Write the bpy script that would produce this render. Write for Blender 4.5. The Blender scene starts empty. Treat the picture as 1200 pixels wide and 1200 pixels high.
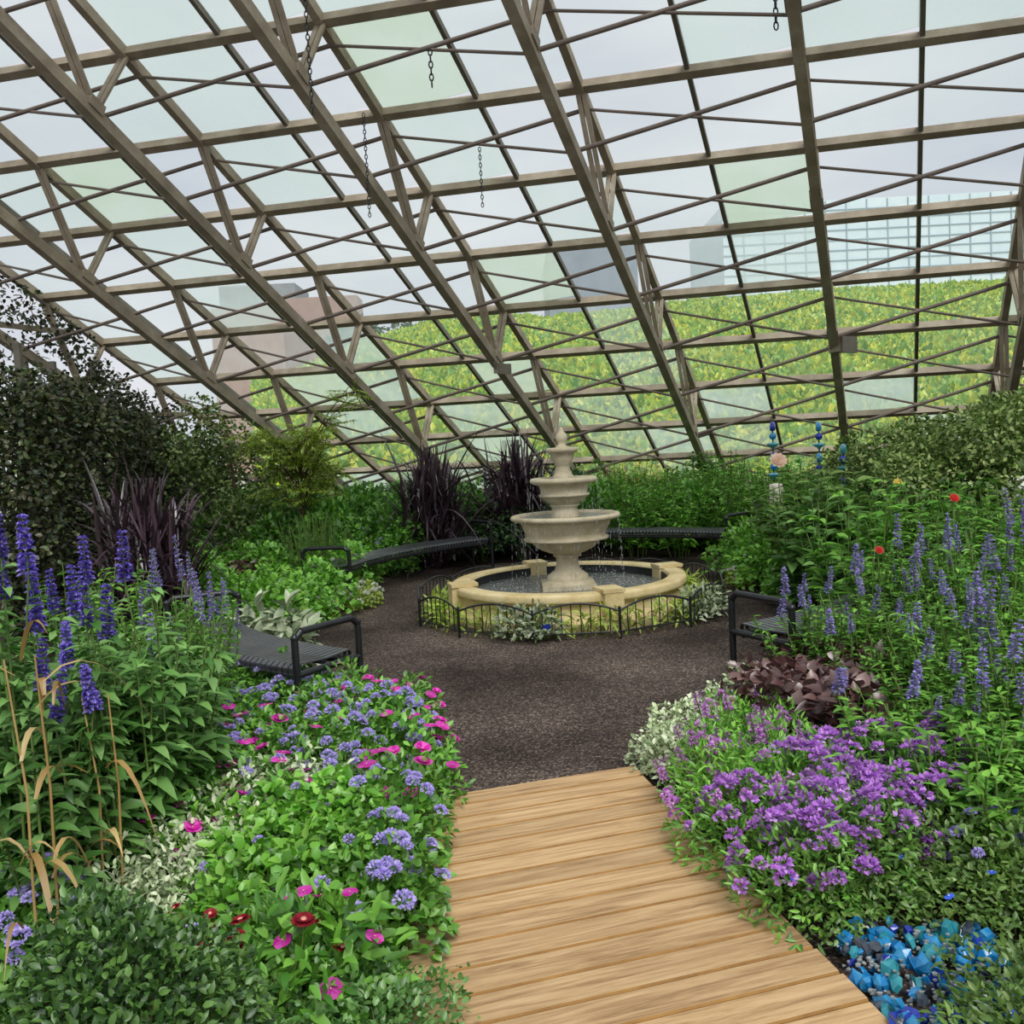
import bpy, math, random
import numpy as np
from mathutils import Vector, Matrix
rng = np.random.default_rng(7); random.seed(7)
S = bpy.context.scene; COL = S.collection
PI = math.pi
# ------------------------------------------------------------ camera
F_PX = 1080.0; ROLL = math.atan(.052); PITCH = math.atan(80/1080.); EYE = 1.6
fw = np.array([0, math.cos(PITCH), -math.sin(PITCH)]); up0 = np.array([0, math.sin(PITCH), math.cos(PITCH)]); r0 = np.array([1., 0, 0])
CR = math.cos(ROLL)*r0 - math.sin(ROLL)*up0; CU = math.sin(ROLL)*r0 + math.cos(ROLL)*up0
CC = np.array([0, 0, EYE])
def ray(x, y): return fw + CR*(x-600)/F_PX - CU*(y-600)/F_PX
def P(x, y, z=0.):                 # point at height z seen at a place of the photograph
    d = ray(x, y); return CC + d*(z-EYE)/d[2]
def Dp(x, y, dep): return CC + ray(x, y)*dep
cd = bpy.data.cameras.new('camera'); cam = bpy.data.objects.new('camera', cd); COL.objects.link(cam)
cd.sensor_width = 36; cd.lens = 36*F_PX/1200; cd.clip_start = .05; cd.clip_end = 1000
M = Matrix.Identity(4)
for i in range(3):
    M[i][0] = CR[i]; M[i][1] = CU[i]; M[i][2] = -fw[i]; M[i][3] = CC[i]
cam.matrix_world = M; S.camera = cam
S.view_settings.view_transform = 'Standard'; S.view_settings.look = 'None'; S.view_settings.gamma = 1; S.view_settings.use_curve_mapping = False
S.view_settings.exposure = 0.22
cy = S.cycles; cy.max_bounces = 6; cy.diffuse_bounces = 3; cy.glossy_bounces = 2; cy.transmission_bounces = 4; cy.transparent_max_bounces = 12
cy.caustics_reflective = False; cy.caustics_refractive = False

# ------------------------------------------------------------ materials
def lin(c):
    c = [v/255. for v in c]
    return tuple(v/12.92 if v <= .04045 else ((v+.055)/1.055)**2.4 for v in c)+(1.,)
MATS = {}
def newmat(name):
    m = bpy.data.materials.new(name); m.use_nodes = True; m.node_tree.nodes.clear(); MATS[name] = m
    return m, m.node_tree.nodes, m.node_tree.links
def ramp(N, cols, pos=None, interp='LINEAR'):
    r = N.new('ShaderNodeValToRGB'); cr = r.color_ramp; cr.interpolation = interp
    n = len(cols)
    while len(cr.elements) < n: cr.elements.new(.5)
    for i, c in enumerate(cols):
        cr.elements[i].position = pos[i] if pos else i/max(1, n-1)
        cr.elements[i].color = lin(c)
    return r
def pmat(name, cols, rough=.6, metal=0., scale=8., detail=6, bump=0., bscale=None, spec=.4, stretch=None, pos=None, trans=0., ior=1.45):
    m, N, L = newmat(name)
    o = N.new('ShaderNodeOutputMaterial'); b = N.new('ShaderNodeBsdfPrincipled'); L.new(b.outputs[0], o.inputs[0])
    b.inputs['Roughness'].default_value = rough; b.inputs['Metallic'].default_value = metal; b.inputs['Specular IOR Level'].default_value = spec
    b.inputs['Transmission Weight'].default_value = trans; b.inputs['IOR'].default_value = ior
    tc = N.new('ShaderNodeTexCoord'); src = tc.outputs['Object']
    if stretch:
        mp = N.new('ShaderNodeMapping'); mp.inputs['Scale'].default_value = stretch; L.new(src, mp.inputs[0]); src = mp.outputs[0]
    if len(cols) == 1: b.inputs['Base Color'].default_value = lin(cols[0])
    else:
        n = N.new('ShaderNodeTexNoise'); n.inputs['Scale'].default_value = scale; n.inputs['Detail'].default_value = detail; n.inputs['Roughness'].default_value = .65
        L.new(src, n.inputs['Vector']); r = ramp(N, cols, pos or [.3+.4*i/(len(cols)-1) for i in range(len(cols))]); L.new(n.outputs[0], r.inputs[0]); L.new(r.outputs[0], b.inputs['Base Color'])
    if bump:
        n2 = N.new('ShaderNodeTexNoise'); n2.inputs['Scale'].default_value = bscale or scale*3; n2.inputs['Detail'].default_value = 5; L.new(src, n2.inputs['Vector'])
        bp = N.new('ShaderNodeBump'); bp.inputs['Strength'].default_value = bump; bp.inputs['Distance'].default_value = .02; L.new(n2.outputs[0], bp.inputs['Height']); L.new(bp.outputs[0], b.inputs['Normal'])
    return m
def leafmat(name, cols, transl=.28, rough=.45, gloss=.06, var=.25):
    m, N, L = newmat(name)
    o = N.new('ShaderNodeOutputMaterial'); g = N.new('ShaderNodeNewGeometry'); oi = N.new('ShaderNodeObjectInfo')
    r = ramp(N, cols); L.new(g.outputs['Random Per Island'], r.inputs[0])
    hs = N.new('ShaderNodeHueSaturation'); mr = N.new('ShaderNodeMapRange'); mr.inputs[3].default_value = 1-var; mr.inputs[4].default_value = 1+var*.6
    L.new(oi.outputs['Random'], mr.inputs[0]); L.new(mr.outputs[0], hs.inputs['Value']); L.new(r.outputs[0], hs.inputs['Color'])
    d = N.new('ShaderNodeBsdfDiffuse'); t = N.new('ShaderNodeBsdfTranslucent'); gl = N.new('ShaderNodeBsdfGlossy'); gl.inputs['Roughness'].default_value = rough
    a = N.new('ShaderNodeMixShader'); a.inputs[0].default_value = transl; b = N.new('ShaderNodeMixShader'); b.inputs[0].default_value = gloss
    L.new(hs.outputs[0], d.inputs[0]); L.new(hs.outputs[0], t.inputs[0]); L.new(d.outputs[0], a.inputs[1]); L.new(t.outputs[0], a.inputs[2])
    L.new(a.outputs[0], b.inputs[1]); L.new(gl.outputs[0], b.inputs[2]); L.new(b.outputs[0], o.inputs[0])
    return m
steel = pmat('taupe_painted_steel', [(128,116,98),(150,136,116),(172,160,140)], .6, scale=3, bump=.15)
steel_dark = pmat('weathered_glazing_bar', [(92,88,78),(120,114,100)], .6, scale=4)
rodm = pmat('brown_painted_rod', [(105,92,84),(130,115,104)], .6, scale=6)
black = pmat('black_powder_coated_steel', [(22,23,25),(34,35,38)], .32, scale=10, spec=.6)
seatm = pmat('sky_sheen_black_seat_straps', [(62,64,66),(84,86,88)], .3, scale=6, spec=.9)  # black steel; base colour lightened to paint in the sky's reflection
stone = pmat('cast_stone', [(168,156,128),(198,186,156),(214,204,178)], .75, scale=5, bump=.25, bscale=60)
stone_y = pmat('buff_cast_stone', [(186,164,112),(212,192,142),(226,210,168)], .75, scale=4, bump=.25, bscale=50)
liner = pmat('black_basin_liner', [(26,28,30),(44,46,48)], .4, scale=6)
concrete = pmat('curb_concrete', [(150,150,140),(185,185,175)], .8, scale=3, bump=.2)
bark = pmat('brown_bark', [(70,52,38),(110,88,66)], .8, scale=14, bump=.4)
straw = leafmat('dried_straw_leaf', [(160,124,66),(204,170,104),(226,200,140)], .3)
stemg = leafmat('green_stem', [(84,110,50),(110,138,66)], .1)
stemw = leafmat('brown_stem', [(86,70,48),(120,98,66)], .0)
L_mid = leafmat('mid_green_leaf', [(62,116,36),(96,158,48),(138,196,76),(70,116,44)])
L_bright = leafmat('bright_green_leaf', [(80,146,38),(116,184,54),(154,210,86),(84,142,46)])
L_olive = leafmat('olive_green_leaf', [(64,100,36),(98,138,54),(136,170,84),(76,112,44)])
L_dark = leafmat('dark_green_leaf', [(36,68,32),(58,98,46),(92,128,66),(40,72,38)])
L_box = leafmat('boxwood_leaf', [(40,72,30),(58,98,40),(104,146,64),(50,84,36)])
L_yel = leafmat('yellow_green_leaf', [(134,170,50),(176,202,76),(204,220,110)], .35)
L_silver = leafmat('silver_leaf', [(150,172,122),(196,212,164),(222,230,196),(120,150,90)], .15)
L_grey = leafmat('grey_green_leaf', [(112,130,96),(158,172,136),(192,202,168)], .15)
L_purple = leafmat('deep_purple_leaf', [(38,24,32),(66,44,54),(104,80,92),(48,30,38)], .2, .35, .12)
L_brown = leafmat('bronze_purple_leaf', [(66,40,42),(98,66,64),(132,100,92),(76,48,50)], .2, .35, .1)
L_euon = leafmat('variegated_evergreen_leaf', [(66,96,36),(106,138,58),(172,190,112),(84,112,48)], .15)
L_vine = leafmat('dark_vine_leaf', [(26,38,20),(48,66,32),(92,108,58),(70,62,40),(34,46,24)], .15)
L_sage = leafmat('sage_green_leaf', [(66,116,44),(98,150,66),(140,186,104),(62,106,44)])
L_hill = leafmat('hillside_shrub_leaf', [(84,144,24),(140,188,24),(206,212,20),(100,156,34),(226,220,30)], .3, var=.1)
F_lav = leafmat('lavender_petal', [(176,160,232),(198,184,244),(218,208,250)], .35, gloss=.02, var=.05)
F_vio = leafmat('violet_blue_petal', [(98,82,176),(128,110,206),(172,158,232)], .3, gloss=.02)
F_salv = leafmat('pale_violet_petal', [(128,116,184),(160,148,212),(196,188,230)], .3, gloss=.02)
F_mag = leafmat('magenta_petal', [(186,26,150),(214,44,172),(230,96,196)], .3, gloss=.02)
F_pur = leafmat('orchid_purple_petal', [(176,108,206),(200,136,226),(222,176,240)], .3, gloss=.02)
F_pnk = leafmat('pink_purple_petal', [(178,106,190),(212,146,220),(228,184,234)], .3, gloss=.02)
F_blue = leafmat('clear_blue_petal', [(60,96,226),(84,124,244)], .3, gloss=.02)
F_red = leafmat('dark_red_petal', [(88,14,26),(130,24,40),(160,40,48)], .2, gloss=.02)
F_scar = leafmat('scarlet_petal', [(200,40,40),(224,70,60)], .3, gloss=.02)
F_peach = leafmat('peach_petal', [(240,196,168),(250,220,196)], .3, gloss=.02)
F_white = leafmat('white_petal', [(226,226,214),(244,244,238)], .3, gloss=.02)
F_yel = leafmat('yellow_petal', [(226,196,70),(240,214,110)], .3, gloss=.02)
F_cen = leafmat('pale_flower_centre', [(226,150,130),(240,190,160)], .1)
def gravelmat():
    m, N, L = newmat('dark_crushed_gravel'); o = N.new('ShaderNodeOutputMaterial'); b = N.new('ShaderNodeBsdfPrincipled'); L.new(b.outputs[0], o.inputs[0])
    b.inputs['Roughness'].default_value = .9; b.inputs['Specular IOR Level'].default_value = .2
    tc = N.new('ShaderNodeTexCoord'); v = N.new('ShaderNodeTexVoronoi'); v.inputs['Scale'].default_value = 95; L.new(tc.outputs['Object'], v.inputs['Vector'])
    r = ramp(N, [(60,54,51),(88,80,75),(114,104,97),(170,158,146)], [0,.45,.8,1]); sx = N.new('ShaderNodeSeparateColor'); L.new(v.outputs['Color'], sx.inputs[0]); L.new(sx.outputs[0], r.inputs[0])
    n = N.new('ShaderNodeTexNoise'); n.inputs['Scale'].default_value = .9; n.inputs['Detail'].default_value = 5; L.new(tc.outputs['Object'], n.inputs['Vector'])
    r2 = ramp(N, [(150,140,138),(255,246,240)], [.35,.65]); L.new(n.outputs[0], r2.inputs[0])
    mx = N.new('ShaderNodeMix'); mx.data_type = 'RGBA'; mx.blend_type = 'MULTIPLY'; mx.inputs[0].default_value = 1; L.new(r.outputs[0], mx.inputs[6]); L.new(r2.outputs[0], mx.inputs[7])
    L.new(mx.outputs[2], b.inputs['Base Color'])
    bp = N.new('ShaderNodeBump'); bp.inputs['Strength'].default_value = .9; bp.inputs['Distance'].default_value = .012; L.new(v.outputs['Distance'], bp.inputs['Height']); L.new(bp.outputs[0], b.inputs['Normal'])
    return m
gravel = gravelmat()
soil = pmat('dark_mulch_soil', [(30,25,22),(52,43,36),(74,62,52)], .95, scale=30, bump=.6, spec=.1)
def woodmat():
    m, N, L = newmat('weathered_tan_deck_wood'); o = N.new('ShaderNodeOutputMaterial'); b = N.new('ShaderNodeBsdfPrincipled'); L.new(b.outputs[0], o.inputs[0])
    b.inputs['Roughness'].default_value = .7; b.inputs['Specular IOR Level'].default_value = .25
    tc = N.new('ShaderNodeTexCoord'); g = N.new('ShaderNodeNewGeometry')
    mp = N.new('ShaderNodeMapping'); mp.inputs['Scale'].default_value = (1.6, 26, 26); L.new(tc.outputs['Object'], mp.inputs[0])
    ad = N.new('ShaderNodeVectorMath'); ad.operation = 'ADD'; cb = N.new('ShaderNodeCombineXYZ'); mu = N.new('ShaderNodeMath'); mu.operation = 'MULTIPLY'; mu.inputs[1].default_value = 37
    L.new(g.outputs['Random Per Island'], mu.inputs[0]); L.new(mu.outputs[0], cb.inputs[0]); L.new(mu.outputs[0], cb.inputs[2]); L.new(mp.outputs[0], ad.inputs[0]); L.new(cb.outputs[0], ad.inputs[1])
    n = N.new('ShaderNodeTexNoise'); n.inputs['Scale'].default_value = 1.6; n.inputs['Detail'].default_value = 8; n.inputs['Roughness'].default_value = .7; n.inputs['Distortion'].default_value = .6; L.new(ad.outputs[0], n.inputs['Vector'])
    r = ramp(N, [(110,84,56),(164,132,94),(190,158,116),(208,180,140)], [.25,.42,.55,.75]); L.new(n.outputs[0], r.inputs[0])
    hs = N.new('ShaderNodeHueSaturation'); mr = N.new('ShaderNodeMapRange'); mr.inputs[3].default_value = .86; mr.inputs[4].default_value = 1.1; L.new(g.outputs['Random Per Island'], mr.inputs[0]); L.new(mr.outputs[0], hs.inputs['Value']); L.new(r.outputs[0], hs.inputs['Color'])
    L.new(hs.outputs[0], b.inputs['Base Color'])
    bp = N.new('ShaderNodeBump'); bp.inputs['Strength'].default_value = .35; bp.inputs['Distance'].default_value = .006; L.new(n.outputs[0], bp.inputs['Height']); L.new(bp.outputs[0], b.inputs['Normal'])
    return m
wood = woodmat()
wood_edge = pmat('golden_board_edge', [(124,88,44),(164,122,62)], .7, scale=6)
def panemat(name, haze, col):
    m, N, L = newmat(name); o = N.new('ShaderNodeOutputMaterial')
    t = N.new('ShaderNodeBsdfTransparent'); t.inputs[0].default_value = (.95, .97, .965, 1)
    tl = N.new('ShaderNodeBsdfTranslucent'); tl.inputs[0].default_value = lin(col); df = N.new('ShaderNodeBsdfDiffuse'); df.inputs[0].default_value = lin(col)
    m1 = N.new('ShaderNodeMixShader'); m1.inputs[0].default_value = .1; L.new(tl.outputs[0], m1.inputs[1]); L.new(df.outputs[0], m1.inputs[2])
    tc = N.new('ShaderNodeTexCoord'); n = N.new('ShaderNodeTexNoise'); n.inputs['Scale'].default_value = 1.3; n.inputs['Detail'].default_value = 7; L.new(tc.outputs['Object'], n.inputs['Vector'])
    mr = N.new('ShaderNodeMapRange'); mr.inputs[1].default_value = .3; mr.inputs[2].default_value = .7; mr.inputs[3].default_value = haze*.7; mr.inputs[4].default_value = min(1, haze*1.3); L.new(n.outputs[0], mr.inputs[0])
    mx = N.new('ShaderNodeMixShader'); L.new(mr.outputs[0], mx.inputs[0]); L.new(t.outputs[0], mx.inputs[1]); L.new(m1.outputs[0], mx.inputs[2]); L.new(mx.outputs[0], o.inputs[0])
    return m
panes = [panemat('clear_glass_pane', .05, (236,240,240)), panemat('lightly_clouded_glass_pane', .18, (222,230,228)), panemat('clouded_glass_pane', .38, (216,228,222)), panemat('milky_glass_pane', .6, (216,228,212))]
def watermat():
    m, N, L = newmat('rippled_water'); o = N.new('ShaderNodeOutputMaterial'); b = N.new('ShaderNodeBsdfPrincipled'); L.new(b.outputs[0], o.inputs[0])
    b.inputs['Base Color'].default_value = lin((104,108,102)); b.inputs['Roughness'].default_value = .12; b.inputs['Specular IOR Level'].default_value = .8
    n = N.new('ShaderNodeTexNoise'); n.inputs['Scale'].default_value = 14; n.inputs['Detail'].default_value = 4; tc = N.new('ShaderNodeTexCoord'); L.new(tc.outputs['Object'], n.inputs['Vector'])
    bp = N.new('ShaderNodeBump'); bp.inputs['Strength'].default_value = .8; bp.inputs['Distance'].default_value = .05; L.new(n.outputs[0], bp.inputs['Height']); L.new(bp.outputs[0], b.inputs['Normal'])
    return m
water = watermat()
drop = pmat('falling_water', [(225,230,232)], .1, trans=.6, spec=.8)
g_blue = pmat('blue_glass', [(20,110,190),(40,150,215),(90,185,232)], .12, scale=9, trans=.35, spec=.8)
g_cob = pmat('cobalt_glass', [(24,40,150),(50,80,200)], .12, scale=9, trans=.3, spec=.8)
g_teal = pmat('teal_glass', [(30,130,150),(80,180,190)], .12, scale=9, trans=.3, spec=.8)
g_clear = pmat('clear_crushed_glass', [(150,160,160),(214,220,220)], .1, scale=9, trans=.5, spec=.8)
g_smoke = pmat('smoky_glass', [(52,62,74),(90,100,112)], .12, scale=9, trans=.3, spec=.8)

# ------------------------------------------------------------ mesh building
class MB:
    def __init__(s): s.v = []; s.f = []; s.m = []; s.n = 0; s.sm = []
    def add(s, v, f, m=0, smooth=True):
        v = np.asarray(v, float).reshape(-1, 3); f = np.asarray(f, int)
        s.v.append(v); s.f.append(f+s.n); s.m.append(np.full(len(f), m)); s.sm.append(np.full(len(f), smooth)); s.n += len(v); return s
    def mesh(s, name, mats):
        me = bpy.data.meshes.new(name); V = np.concatenate(s.v)
        me.vertices.add(len(V)); me.vertices.foreach_set('co', V.ravel())
        sizes = np.concatenate([np.full(len(f), f.shape[1]) for f in s.f]); loops = np.concatenate([f.ravel() for f in s.f])
        me.loops.add(len(loops)); me.loops.foreach_set('vertex_index', loops)
        me.polygons.add(len(sizes)); me.polygons.foreach_set('loop_start', np.concatenate([[0], np.cumsum(sizes)[:-1]])); me.polygons.foreach_set('loop_total', sizes)
        me.polygons.foreach_set('material_index', np.concatenate(s.m)); me.polygons.foreach_set('use_smooth', np.concatenate(s.sm))
        for m in (mats if isinstance(mats, (list, tuple)) else [mats]): me.materials.append(m)
        me.update(calc_edges=True); me.validate(); return me
    def obj(s, name, mats, parent=None):
        o = bpy.data.objects.new(name, s.mesh(name, mats)); COL.objects.link(o)
        if parent: o.parent = parent
        return o
    # --- shapes
    def box(s, c, d, rz=0, m=0, ax=None):
        c = np.array(c, float); h = np.array(d, float)/2
        q = np.array([[x, y, z] for x in (-1, 1) for y in (-1, 1) for z in (-1, 1)])*h
        if ax is not None: q = q @ np.array(ax)
        elif rz: cs, sn = math.cos(rz), math.sin(rz); q = q @ np.array([[cs, sn, 0], [-sn, cs, 0], [0, 0, 1]])
        return s.add(q+c, [[0,1,3,2],[4,6,7,5],[0,4,5,1],[2,3,7,6],[0,2,6,4],[1,5,7,3]], m, False)
    def beam(s, a, b, w, h, upv=(0, 0, 1), m=0):   # rectangular bar, width w across upv, height h along it
        a = np.array(a, float); b = np.array(b, float); d = b-a; l = np.linalg.norm(d); d /= l
        u = np.array(upv, float); u = u-d*(u@d); u /= np.linalg.norm(u); t = np.cross(d, u)
        return s.box((a+b)/2, (l, w, h), m=m, ax=[d, t, u])
    def tube(s, pts, r, n=6, m=0, closed=False, caps=True):
        pts = np.asarray(pts, float); k = len(pts); r = np.broadcast_to(np.asarray(r, float), (k,))
        T = np.gradient(pts, axis=0) if not closed else (np.roll(pts, -1, 0)-np.roll(pts, 1, 0)); T /= np.linalg.norm(T, axis=1)[:, None]+1e-12
        u = np.array([0, 0, 1.]); u = u if abs(T[0]@u) < .9 else np.array([1., 0, 0]); V = []
        for i in range(k):
            u = u-T[i]*(u@T[i]); u /= np.linalg.norm(u)+1e-12; w = np.cross(T[i], u)
            a = np.arange(n)*2*PI/n; V.append(pts[i]+r[i]*(np.cos(a)[:, None]*u+np.sin(a)[:, None]*w))
        V = np.concatenate(V); f = []
        for i in range(k if closed else k-1):
            j = (i+1) % k
            for q in range(n): p = (q+1) % n; f.append([i*n+q, i*n+p, j*n+p, j*n+q])
        s.add(V, f, m)
        if caps and not closed: s.add(V[:n], [list(range(n))[::-1]], m, False); s.add(V[-n:], [list(range(n))], m, False)
        return s
    def lathe(s, prof, n=48, c=(0, 0, 0), m=0, flute=0, fa=0.):
        prof = np.array(prof, float); k = len(prof); a = np.arange(n)*2*PI/n; V = []
        for r, z in prof:
            rr = r*(1+fa*np.cos(flute*a)) if flute else np.full(n, r); V.append(np.stack([rr*np.cos(a)+c[0], rr*np.sin(a)+c[1], np.full(n, z+c[2])], 1))
        f = [[i*n+q, i*n+(q+1) % n, (i+1)*n+(q+1) % n, (i+1)*n+q] for i in range(k-1) for q in range(n)]
        return s.add(np.concatenate(V), f, m)
    def ball(s, c, r, n=10, m=0, sq=(1, 1, 1), jit=0):
        k = max(4, n//2+1); th = np.linspace(0.001, PI-.001, k); a = np.arange(n)*2*PI/n
        V = np.array([[math.sin(t)*math.cos(q), math.sin(t)*math.sin(q), math.cos(t)] for t in th for q in a])
        if jit: V *= (1+jit*(rng.random(len(V))-.5))[:, None]
        f = [[i*n+q, (i+1)*n+q, (i+1)*n+(q+1) % n, i*n+(q+1) % n] for i in range(k-1) for q in range(n)]
        return s.add(V*r*np.array(sq)+np.array(c), f, m, not jit)
    def leaves(s, p, d, nrm, L, W, ts=(0, .5, 1), ws=(.08, 1, .06), fold=.18, droop=.2, m=0, world_droop=False):
        p = np.asarray(p, float); k = len(p); d = d/(np.linalg.norm(d, axis=1)[:, None]+1e-9)
        sd = np.cross(d, nrm); sd /= np.linalg.norm(sd, axis=1)[:, None]+1e-9; nn = np.cross(sd, d)
        L = np.broadcast_to(np.asarray(L, float), (k,))[:, None]; W = np.broadcast_to(np.asarray(W, float), (k,))[:, None]; dr = np.broadcast_to(np.asarray(droop, float), (k,))[:, None]
        gz = np.array([[0, 0, 1.]]) if world_droop else nn; V = []
        for t, w in zip(ts, ws):
            c = p+d*L*t-gz*L*dr*t*t
            V += [c-sd*W*w*.5+nn*W*w*fold, c, c+sd*W*w*.5+nn*W*w*fold]
        V = np.stack(V, 1).reshape(-1, 3); q = len(ts); base = []
        for i in range(q-1):
            a = i*3; base += [[a, a+1, a+4, a+3], [a+1, a+2, a+5, a+4]]
        f = (np.arange(k)[:, None, None]*(3*q)+np.array(base)[None]).reshape(-1, 4)
        return s.add(V, f, m)
    def blades(s, p, ang, tilt, L, W, droop, m=0, nseg=7):      # strap leaves arching outwards
        k = len(p); d = np.stack([np.cos(ang)*np.sin(tilt), np.sin(ang)*np.sin(tilt), np.cos(tilt)], 1); nrm = np.stack([-np.cos(ang)*np.cos(tilt), -np.sin(ang)*np.cos(tilt), np.sin(tilt)+.02], 1)
        ts = np.linspace(0, 1, nseg); ws = np.minimum(1, np.minimum(.5+2*ts, (1-ts)*1.8+.03))
        return s.leaves(p, d, nrm, L, W, ts, ws, .15, droop, m, True)

def rv(k, s=1.): return rng.normal(size=(k, 3))*s
def U(a, b, k=None): return rng.uniform(a, b, k)
def link(name, me, parent=None, loc=None, rot=None, sc=None):
    o = bpy.data.objects.new(name, me); COL.objects.link(o)
    if parent: o.parent = parent
    if loc is not None: o.location = loc
    if rot is not None: o.rotation_euler = rot
    if sc is not None: o.scale = (sc,)*3 if np.isscalar(sc) else sc
    return o
def tag(o, label=None, cat=None, group=None, kind=None):
    if label: o['label'] = label
    if cat: o['category'] = cat
    if group: o['group'] = group
    if kind: o['kind'] = kind
    return o
def empty(name, loc=(0, 0, 0), rz=0, **k):
    o = bpy.data.objects.new(name, None); COL.objects.link(o); o.location = loc; o.rotation_euler = (0, 0, rz); o.empty_display_size = .1
    return tag(o, **k)

# ------------------------------------------------------------ glass roof: one sloped plane of glass on parallel-chord trusses
uu = ray(1061, 1104); uu /= np.linalg.norm(uu)
vv = -ray(-3900, 745); vv /= np.linalg.norm(vv)
nn = np.cross(uu, vv); nn /= np.linalg.norm(nn); nn = nn if nn[2] > 0 else -nn
p0 = CC+ray(680, 500)*16
def gp(a, b, off=0.): return p0+uu*a+vv*b-nn*off
ROW = 1.197; BAY = 2.165
rows = [round(-ROW*k, 3) for k in range(13, -4, -1)]        # -15.6 ... +3.6
BASE = 3.75
bays = [-6.48]+[BAY*k for k in (-2, -1, 0, 1, 2, 3, 4)]
INN = 1.0
pos_names = ['at the far left end of the glass slope', 'second from the left end', 'third from the left end', 'whose foot stands behind the fountain finial', 'right of the fountain with ivy round its foot', 'standing upright right of centre with a floodlight', 'at the right edge of the photo', 'beyond the right edge of the photo']
for i, b in enumerate(bays):
    t = empty('roof_truss', gp(BASE, b), label='taupe steel roof truss '+pos_names[i], cat='truss', group='sloping roof trusses', kind='structure')
    off = np.array(gp(BASE, b))
    def L_(q): return np.array(q)-off
    MB().beam(L_(gp(rows[0]-.5, b, .06)), L_(gp(BASE, b, .06)), .08, .12, nn).obj('outer_chord', steel, t)
    MB().beam(L_(gp(rows[0]-.5, b, INN)), L_(gp(1.0, b, INN)), .10, .135, nn).beam(L_(gp(1.0, b, INN)), L_(gp(3.0, b, .35)), .11, .13, nn).obj('inner_chord', steel, t)
    w = MB()
    for k in range(len(rows)-1):
        r = rows[k]
        if round(-r/ROW) % 2 == 1: continue
        # outer nodes r and next r meet one inner node
        a2 = rows[k+1]-.16
        if a2 > .9: continue
        for s_ in (-.03, .03):
            w.beam(L_(gp(r+.03, b+s_, .1)), L_(gp(a2, b+s_, INN-.05)), .028, .05, vv)
            w.beam(L_(gp(rows[k+1], b+s_, .1)), L_(gp(a2+.04, b+s_, INN-.05)), .028, .05, vv)
        w.box(L_(gp(a2, b, INN-.07)), (.18, .13, .12), ax=[uu, vv, nn])
    w.obj('web_bar', steel, t)
j = 0
for r in rows:
    MB().beam(gp(r, bays[0], .05), gp(r, bays[-1], .05), .095, .10, nn).obj('trim_%d' % (j+1), steel); tag(bpy.context.scene.objects['trim_%d' % (j+1)], kind='structure'); j += 1
for b0, b1 in zip(bays[:-1], bays[1:]):
    o = MB().beam(gp(rows[0]-.5, (b0+b1)/2, .03), gp(BASE, (b0+b1)/2, .03), .045, .075, nn).obj('trim_%d' % (j+1), steel_dark); tag(o, kind='structure'); j += 1
# bracing rods: inner chord node to the next truss's outer chord and back
for r in rows[2:-2]:
    m = MB(); m2 = MB()
    for b0, b1 in zip(bays[:-1], bays[1:]):
        m.tube([gp(r-.03, b0, INN-.06), gp(r+.2, b1, .15)], .024, 6)
        m2.tube([gp(r+.2, b0, .15), gp(r, b1, INN-.06)], .016, 6)
    tag(m.obj('trim_%d' % (j+1), rodm), kind='structure'); j += 1
    tag(m2.obj('trim_%d' % (j+1), rodm), kind='structure'); j += 1
# glass panes, overlapping the bars a little; two panes per bay
wn = 0
half = []
for b0, b1 in zip(bays[:-1], bays[1:]): half += [(b0, (b0+b1)/2), ((b0+b1)/2, b1)]
pr = np.random.default_rng(21)
for r0_, r1_ in zip(rows[:-1], rows[1:]):
    for (b0, b1) in half:
        z = p0[2]+uu[2]*r0_
        pw = [.36, .36, .22, .06] if r0_ < -6 else [.46, .28, .18, .08]
        k = pr.choice(4, p=pw); wn += 1
        tag(MB().beam(gp(r0_+.03, (b0+b1)/2, .0), gp(r1_-.03, (b0+b1)/2, .0), b1-b0-.06, .006, nn).obj('window_%d' % wn, panes[k]), kind='structure')
# left end: upright glazed end frame below the first truss
e0 = [gp(a, bays[0], 0) for a in (-15, -8, 3.6)]
wl = MB()
for a in np.arange(-14.4, 3.5, 1.2):
    q = gp(a, bays[0], 1.0)
    if q[2] > .5: wl.beam((q[0], q[1], 0), q, .06, .06, (1, 0, 0))
for z in (1.2, 2.4, 3.6, 4.8, 6.0):
    a = (p0[2]-z)/(-uu[2]); a = min(a, 3.4)
    q0 = gp(a, bays[0], 1.0); q1 = gp(-14, bays[0], 1.0); wl.beam((q0[0], q0[1], z), (q1[0], q1[1], z), .05, .07)
tag(wl.obj('wall_left', steel), kind='structure')
# base curb
c0 = gp(BASE, bays[0]); c1 = gp(BASE, bays[-1])
tag(MB().beam((c0[0], c0[1]-.05, .12), (c1[0], c1[1]-.05, .12), .3, .3).obj('baseboard_back', concrete), kind='structure')

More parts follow.
